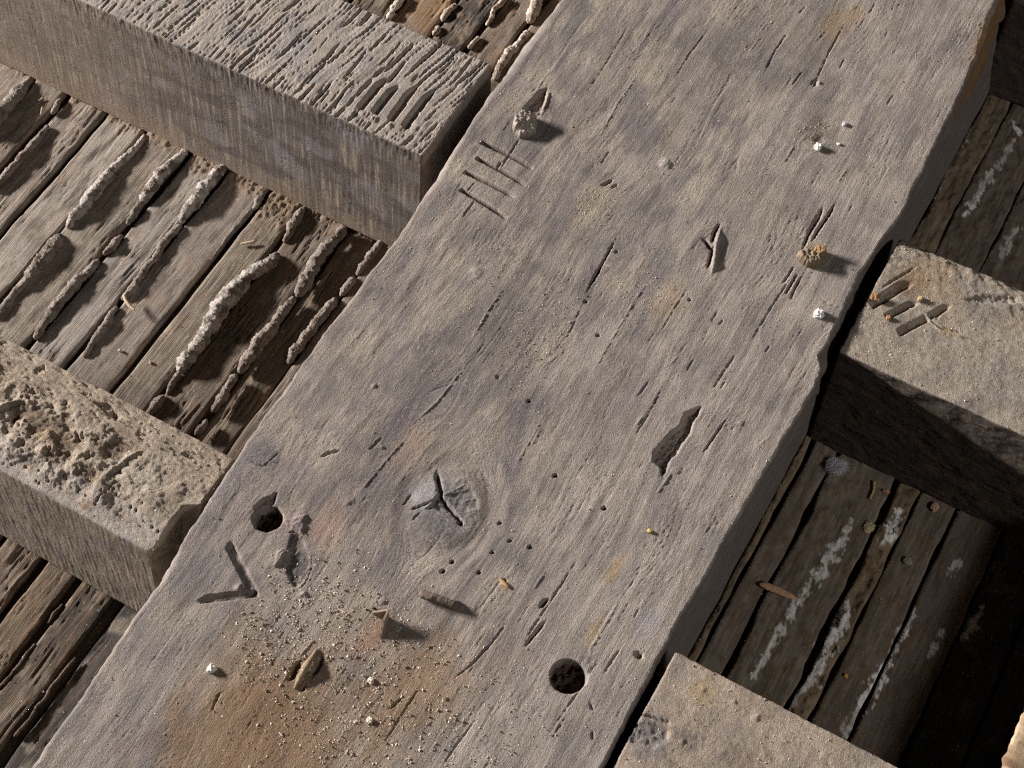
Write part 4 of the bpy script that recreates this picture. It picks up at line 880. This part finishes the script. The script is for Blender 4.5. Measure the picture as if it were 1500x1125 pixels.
# ================================================================== LOOSE THINGS
o = None
def board():
    ztop = .086; v0 = P(1465, 1125, ztop)[1]
    u = np.r_[np.linspace(-.132, .152, 360)]
    prof = [(v0 - .022, .001), (v0 - .020, .03), (v0 - .016, .05)] + [(v0 - .012 + .012 * t, .056 + t * (ztop - .058)) for t in np.linspace(0, 1, 34)] + [(v, ztop) for v in np.linspace(v0 - .002, v0 - .30, 60)] + [(v0 - .302, ztop - .002), (v0 - .302, .001)]
    v = np.array([p[0] for p in prof]); z = np.array([p[1] for p in prof])
    U = np.repeat(u[:, None], len(v), 1)
    e = (v > v0 - .013)[None] * 1.0
    V = v[None] + e * (.0022 * fbm(U * 1000 / 25, z[None] * 1000 / 9, 3, 81) + .0012 * pn(U * 1000 / 7, z[None] * 1000 / 5, 82)) + 0 * U
    Z = z[None] + .0006 * pn(U * 1000 / 40, V * 1000 / 4, 83) * (z > .04)[None] + 0 * U
    c = full(U.shape, hexc('9c8468')); c = mix(c, hexc('6c5440'), ss(.0, .5, fbm(U * 1000 / 20, Z * 1000 / 5, 3, 84)) * .8); c = mix(c, hexc('c9b598'), ss(.2, .6, fbm(U * 1000 / 16, V * 1000 / 6, 3, 85)) * .6)
    Pm = np.stack([U, V, Z], -1)
    o = grid('loose_timber', Pm, c, np.stack([U * 1000, V * 1000 + Z * 1000, Z * 1000], -1), M_RAW, origin=(0, v0 - .15, 0))
    tag(o, 'rough edged pale raw timber lying between joists in the bottom right corner', 'timber')
board()
def stick(name, pts, label, cat, col, seed, z=.003, ring=8, group=None, sq=.5):
    o = tube(name, [(x, y, r, z) for x, y, r in pts], M_RAW, hexc(col), None, ring=ring, lump=.14, fine=.10, seed=seed, squash=sq, step=.0006, origin=True, wave=14.0)
    tag(o, label, cat, group)
stick('wood_splinter', [(1112, 856, 2), (1120, 857, 6), (1140, 865, 6.5), (1158, 873, 5), (1167, 877, 2)], 'reddish brown wood splinter lying on the dark laths right of the beam', 'splinter', 'c49a76', 1, z=.005)
stick('wood_splinter', [(352, 357, 2.5), (362, 356, 3), (374, 353, 2.5)], 'short pale wood splinter lying on a lath near the upper left joist', 'splinter', 'a08a70', 2, z=.0035)
stick('straw', [(181, 431, 2.5), (184, 440, 3), (190, 448, 3), (198, 455, 2)], 'bent piece of straw beside a plaster ridge on the left laths', 'straw', 'ab957a', 3, z=.008, sq=.8)
stick('wood_splinter', [(55, 148, 2), (64, 143, 2)], 'tiny splinter lying level on the left lath by the topmost plaster ridge', 'splinter', 'a89478', 4, z=.0025)
stick('wood_splinter', [(60, 168, 1.8), (62, 156, 1.8)], 'tiny splinter pointing up the left lath by the topmost plaster ridge', 'splinter', '9c8568', 5, z=.0025)
stick('straw', [(1274, 732, 1.5), (1280, 718, 2), (1281, 704, 2)], 'thin yellow straw on the dark laths below the feather', 'straw', 'c0a468', 6, z=.004, sq=.9)
zt = beam_z(738, 855)
stick('wood_splinter', [(731, 848, 2), (737, 853, 3.2), (745, 860, 2)], 'small orange wood flake on the beam below the worm holes', 'splinter', 'b08d62', 7, z=zt + .0008)
PHI = (1 + 5 ** .5) / 2
ICO = np.array([(-1, PHI, 0), (1, PHI, 0), (-1, -PHI, 0), (1, -PHI, 0), (0, -1, PHI), (0, 1, PHI), (0, -1, -PHI), (0, 1, -PHI), (PHI, 0, -1), (PHI, 0, 1), (-PHI, 0, -1), (-PHI, 0, 1)]) / math.hypot(1, PHI)
ICF = np.array([(0, 11, 5), (0, 5, 1), (0, 1, 7), (0, 7, 10), (0, 10, 11), (1, 5, 9), (5, 11, 4), (11, 10, 2), (10, 7, 6), (7, 1, 8), (3, 9, 4), (3, 4, 2), (3, 2, 6), (3, 6, 8), (3, 8, 9), (4, 9, 5), (2, 4, 11), (6, 2, 10), (8, 6, 7), (9, 8, 1)])
def subdivide(V, F):
    V = list(map(tuple, V)); c = {}; out = []
    def mid(a, b):
        k = (min(a, b), max(a, b))
        if k not in c:
            p = np.array(V[a]) + np.array(V[b]); p /= np.linalg.norm(p); V.append(tuple(p)); c[k] = len(V) - 1
        return c[k]
    for a, b, d in F:
        x, y, z = mid(a, b), mid(b, d), mid(d, a); out += [(a, x, z), (b, y, x), (d, z, y), (x, y, z)]
    return np.array(V), np.array(out)
S2V, S2F = subdivide(*subdivide(ICO, ICF))
def lump(px, py, r, z, label, col, seed, name='plaster_crumb', cat='crumb', sq=(1, 1, .8), group='larger white plaster crumbs'):
    r = r * .88; p = P(px, py, z + r * .00055 * .4)
    d = np.sign(S2V) * np.abs(S2V) ** .8 * (1 + .38 * fbm3(S2V[:, 0] * 1.3, S2V[:, 1] * 1.3, S2V[:, 2] * 1.3, 2, seed) + .25 * pn3(S2V[:, 0] * 3.4, S2V[:, 1] * 3.4, S2V[:, 2] * 3.4, seed + 2))[:, None] * r * .00055 * np.array(sq)
    c = hexc(col) * (1 + .12 * pn3(S2V[:, 0] * 3, S2V[:, 1] * 3, S2V[:, 2] * 3, seed + 3))[:, None]
    o = make(name, d, [], S2F, c, (d + p) * 1000, M_CRUMB, smooth=False); o.location = Vector(p)
    tag(o, label, cat, group)
lump(1200, 460, 8.5, beam_z(1200, 460), 'bright white plaster crumb near the right edge of the beam below the broken peg', 'efe9e2', 1)
lump(1198, 215, 6.5, beam_z(1198, 215), 'white plaster crumb in the dark stained patch high on the beam', 'ece5dc', 2)
lump(310, 980, 6.5, beam_z(310, 980), 'white plaster crumb at the lower left of the beam below the V mark', 'e6dccd', 3)
lump(541, 1055, 4.5, beam_z(541, 1055), 'pale crumb on the orange stain at the bottom of the beam', 'd9c9b4', 4)
lump(543, 997, 4.5, beam_z(543, 997), 'pale crumb just below the folded nail stub', 'd8cab6', 5)
lump(1228, 211, 3, beam_z(1228, 211), 'small white crumb right of the larger one in the stained patch', 'ddd6cc', 6)
lump(1237, 182, 4.5, beam_z(1237, 182), 'small lilac tuft of fluff above the stained patch on the beam', 'c6c4cc', 7, name='lint_tuft', cat='lint', group=None)
lump(1369, 743, 8, 0.0, 'flat tan stone on the dark lath under the right joist', 'b8966f', 9, name='pebble', cat='pebble', sq=(1.2, .8, .5), group='crumbs on the dark laths')
lump(1272, 772, 11, 0.0, 'cream lump of mortar in the dirt between the dark laths', 'b5a582', 10, name='mortar_lump', cat='mortar', sq=(1, .9, .5), group='crumbs on the dark laths')
lump(1298, 720, 5, 0.002, 'small pinkish chip on the dark laths right of the straw', 'c08a68', 11, name='brick_chip', cat='chip', sq=(.7, 1.2, .6), group='crumbs on the dark laths')
lump(1239, 990, 3.4, 0.0, 'tiny ochre yellow crumb on the dark lath between white smears', 'dcae58', 12, name='ochre_crumb', cat='crumb', group='crumbs on the dark laths')
lump(951, 778, 3.4, beam_z(951, 778), 'tiny yellow crumb on the right part of the beam', 'd9b860', 13, name='ochre_crumb', cat='crumb', group=None)
lump(1330, 822, 7, 0.0, 'gray broken nail head with white rim on a dark lath', '8d8a84', 14, name='nail_head', cat='nail', sq=(1, 1, .5), group='crumbs on the dark laths')
lump(1282, 436, 8, ZC, 'crumbly brown chip at the end of the right joist beside the beam', '8a6a4c', 15, name='wood_chip', cat='chip', group='chips on the right joist')
lump(1302, 466, 4.5, ZC, 'orange brown chip at the foot of a chisel cut on the right joist', '9c7450', 16, name='wood_chip', cat='chip', group='chips on the right joist')
lump(1348, 438, 4.5, ZC, 'pale tan chip between the chisel cuts on the right joist', 'b5966e', 17, name='wood_chip', cat='chip', sq=(1.3, .8, .8), group='chips on the right joist')
lump(220, 531, 3, .001, 'pale crumb on the smooth lath left of the biggest plaster ridge', 'b5a58f', 18)
lump(175, 513, 3, .001, 'pale crumb on the lath above the rotten joist', 'ab9c88', 19)
# feather: a quill with downy barbs standing off the lath
def down_material():
    mt = bpy.data.materials.new('white_down'); mt.use_nodes = True; nt = mt.node_tree
    nt.nodes.remove(nt.nodes['Principled BSDF']); out = nt.nodes['Material Output']
    a = nt.nodes.new('ShaderNodeBsdfDiffuse'); b = nt.nodes.new('ShaderNodeBsdfTranslucent'); x = nt.nodes.new('ShaderNodeMixShader')
    for k in (a, b): k.inputs['Color'].default_value = (.93, .92, .96, 1)
    x.inputs[0].default_value = .45; nt.links.new(a.outputs[0], x.inputs[1]); nt.links.new(b.outputs[0], x.inputs[2]); nt.links.new(x.outputs[0], out.inputs['Surface'])
    return mt
def feather():
    base = P(1210, 676, .004); tip = P(1242, 690, .010)
    r = np.random.RandomState(3); V, F = [], []
    ax = tip - base; L = np.linalg.norm(ax); ax /= L; side = np.cross(ax, ZZ); side /= np.linalg.norm(side)
    for k in range(2400):
        t = r.rand() ** 1.2 * .55; p = base + ax * L * t
        a = r.uniform(-1.25, 1.25); el = r.uniform(-.1, .7)
        d = ax * math.cos(a) * math.cos(el) + side * math.sin(a) * math.cos(el) + ZZ * math.sin(el)
        ln = L * r.uniform(.34, .72) * (1 - .3 * abs(a) / 1.25); wv = np.cross(d, r.randn(3)); wv /= np.linalg.norm(wv)
        curl = ZZ * -.25 * ln + side * r.uniform(-.2, .2) * ln; k0 = len(V); wd = .00014
        for s in (0, .35, .7, 1.0):
            q = p + d * ln * s + curl * s * s
            V += [q - wv * wd * (1.05 - s), q + wv * wd * (1.05 - s)]
        for j in range(3): F.append((k0 + 2 * j, k0 + 2 * j + 1, k0 + 2 * j + 3, k0 + 2 * j + 2))
    V = np.array(V); o = make('feather', V - base, F, [], full((len(V),), hexc('f0eef4')), V * 1000, down_material(), smooth=True); o.location = Vector(base)
    tag(o, 'small fluffy white down feather on the dark laths below the right joist', 'feather')
feather()
# grains of dust and lime scattered over every upper surface: too many to count
def crumbs():
    r = np.random.RandomState(8); pos, size, col = [], [], []
    pal = np.array([hexc(c) for c in ('b8aa97', 'c9bcaa', 'a8967f', 'dcd1c3', '978671', 'b0a08c')])
    def add(top, n, dens=None, smin=.00035, smax=.001, dark=1.0):
        Q = top.reshape(-1, 3); w_ = None
        if dens is not None: w_ = dens.ravel(); w_ = w_ / w_.sum()
        i = r.choice(len(Q), n, p=w_); pos.append(Q[i]); size.append(smin * .8 + (smax * 1.15 - smin * .8) * r.rand(n) ** 6); col.append(pal[r.randint(0, len(pal), n)] * dark)
    U, V = BTOP[..., 0] * 1000, BTOP[..., 1] * 1000
    vis = (BH > -4) * 1.0
    d0 = np.clip(.35 + fbm(U / 40, V / 30, 3, 95), 0.02, 2) * vis; add(BTOP, 7500, d0, .0003, .0008)
    d1 = sum(a * blob(U, V, p, rr_, asp=asp, seed=k) for k, (p, rr_, asp, a) in enumerate((((450, 905), 38, 1.3, 1.0), ((500, 1010), 46, 1.5, .5), ((400, 930), 24, 1.3, .8), ((560, 1060), 50, 1.5, .45), ((700, 1090), 40, 1.5, .3)))) * vis
    d1 = d1 * np.clip(.4 + 1.3 * fbm(U / 7, V / 7, 3, 97), .03, 3); add(BTOP, 12000, d1, .00035, .0012)
    d2 = sum(a * blob(U, V, p, rr_, asp=asp, seed=9 + k) for k, (p, rr_, asp, a) in enumerate((((870, 300), 16, 1.2, 1.0), ((800, 470), 24, 1.6, .6), ((770, 530), 16, 1.6, .6), ((720, 380), 18, 1.5, .6), ((940, 430), 18, 1.4, .6), ((1190, 195), 12, 1.3, 1.0), ((980, 240), 9, 1, .8)))) * vis
    d2 = d2 * np.clip(.4 + 1.2 * fbm(U / 6, V / 6, 3, 98), .03, 3); add(BTOP, 4000, d2, .0003, .0008)
    for Pm, Nz, n in ((PA, NA, 1600), (PB, NB, 2600), (PC, NC, 2600), (PD, ND, 1800)): add(Pm[:len(Nz)], n, (Nz > .8) * 1.0, .0003, .0010)
    for pt in LTOPS: add(pt, 70, None, .0003, .0010, .85)
    for pt in RTOPS: add(pt, 130, None, .0003, .0012, .8)
    pos = np.vstack(pos); size = np.concatenate(size); col = np.vstack(col); n = len(pos)
    OCT = np.array([(1, 0, 0), (-1, 0, 0), (0, 1, 0), (0, -1, 0), (0, 0, 1), (0, 0, -1)], float)
    OCF = np.array([(0, 2, 4), (2, 1, 4), (1, 3, 4), (3, 0, 4), (2, 0, 5), (1, 2, 5), (3, 1, 5), (0, 3, 5)])
    ca = r.rand(n) * 6.283; OR = np.stack([OCT[None, :, 0] * np.cos(ca)[:, None] - OCT[None, :, 1] * np.sin(ca)[:, None], OCT[None, :, 0] * np.sin(ca)[:, None] + OCT[None, :, 1] * np.cos(ca)[:, None], OCT[None, :, 2] + 0 * ca[:, None]], -1)
    sh = ((1 + .3 * r.randn(n, 6, 1)).clip(.45, 1.7) * OR + .25 * r.randn(n, 6, 3)) * (1 + .4 * r.randn(n, 1, 3)).clip(.4, 1.9)
    V = pos[:, None, :] + sh * size[:, None, None] * .62; V[..., 2] += size[:, None] * .08
    F = (OCF[None] + (np.arange(n) * 6)[:, None, None]).reshape(-1, 3)
    o = make('plaster_dust', V.reshape(-1, 3), [], F, np.repeat(col, 6, 0), V.reshape(-1, 3) * 1000, M_CRUMB, smooth=False)
    tag(o, 'scattered grains of lime and wood dust on the beam, joists and laths', 'dust', kind='stuff')
crumbs()
bpy.context.view_layer.update()
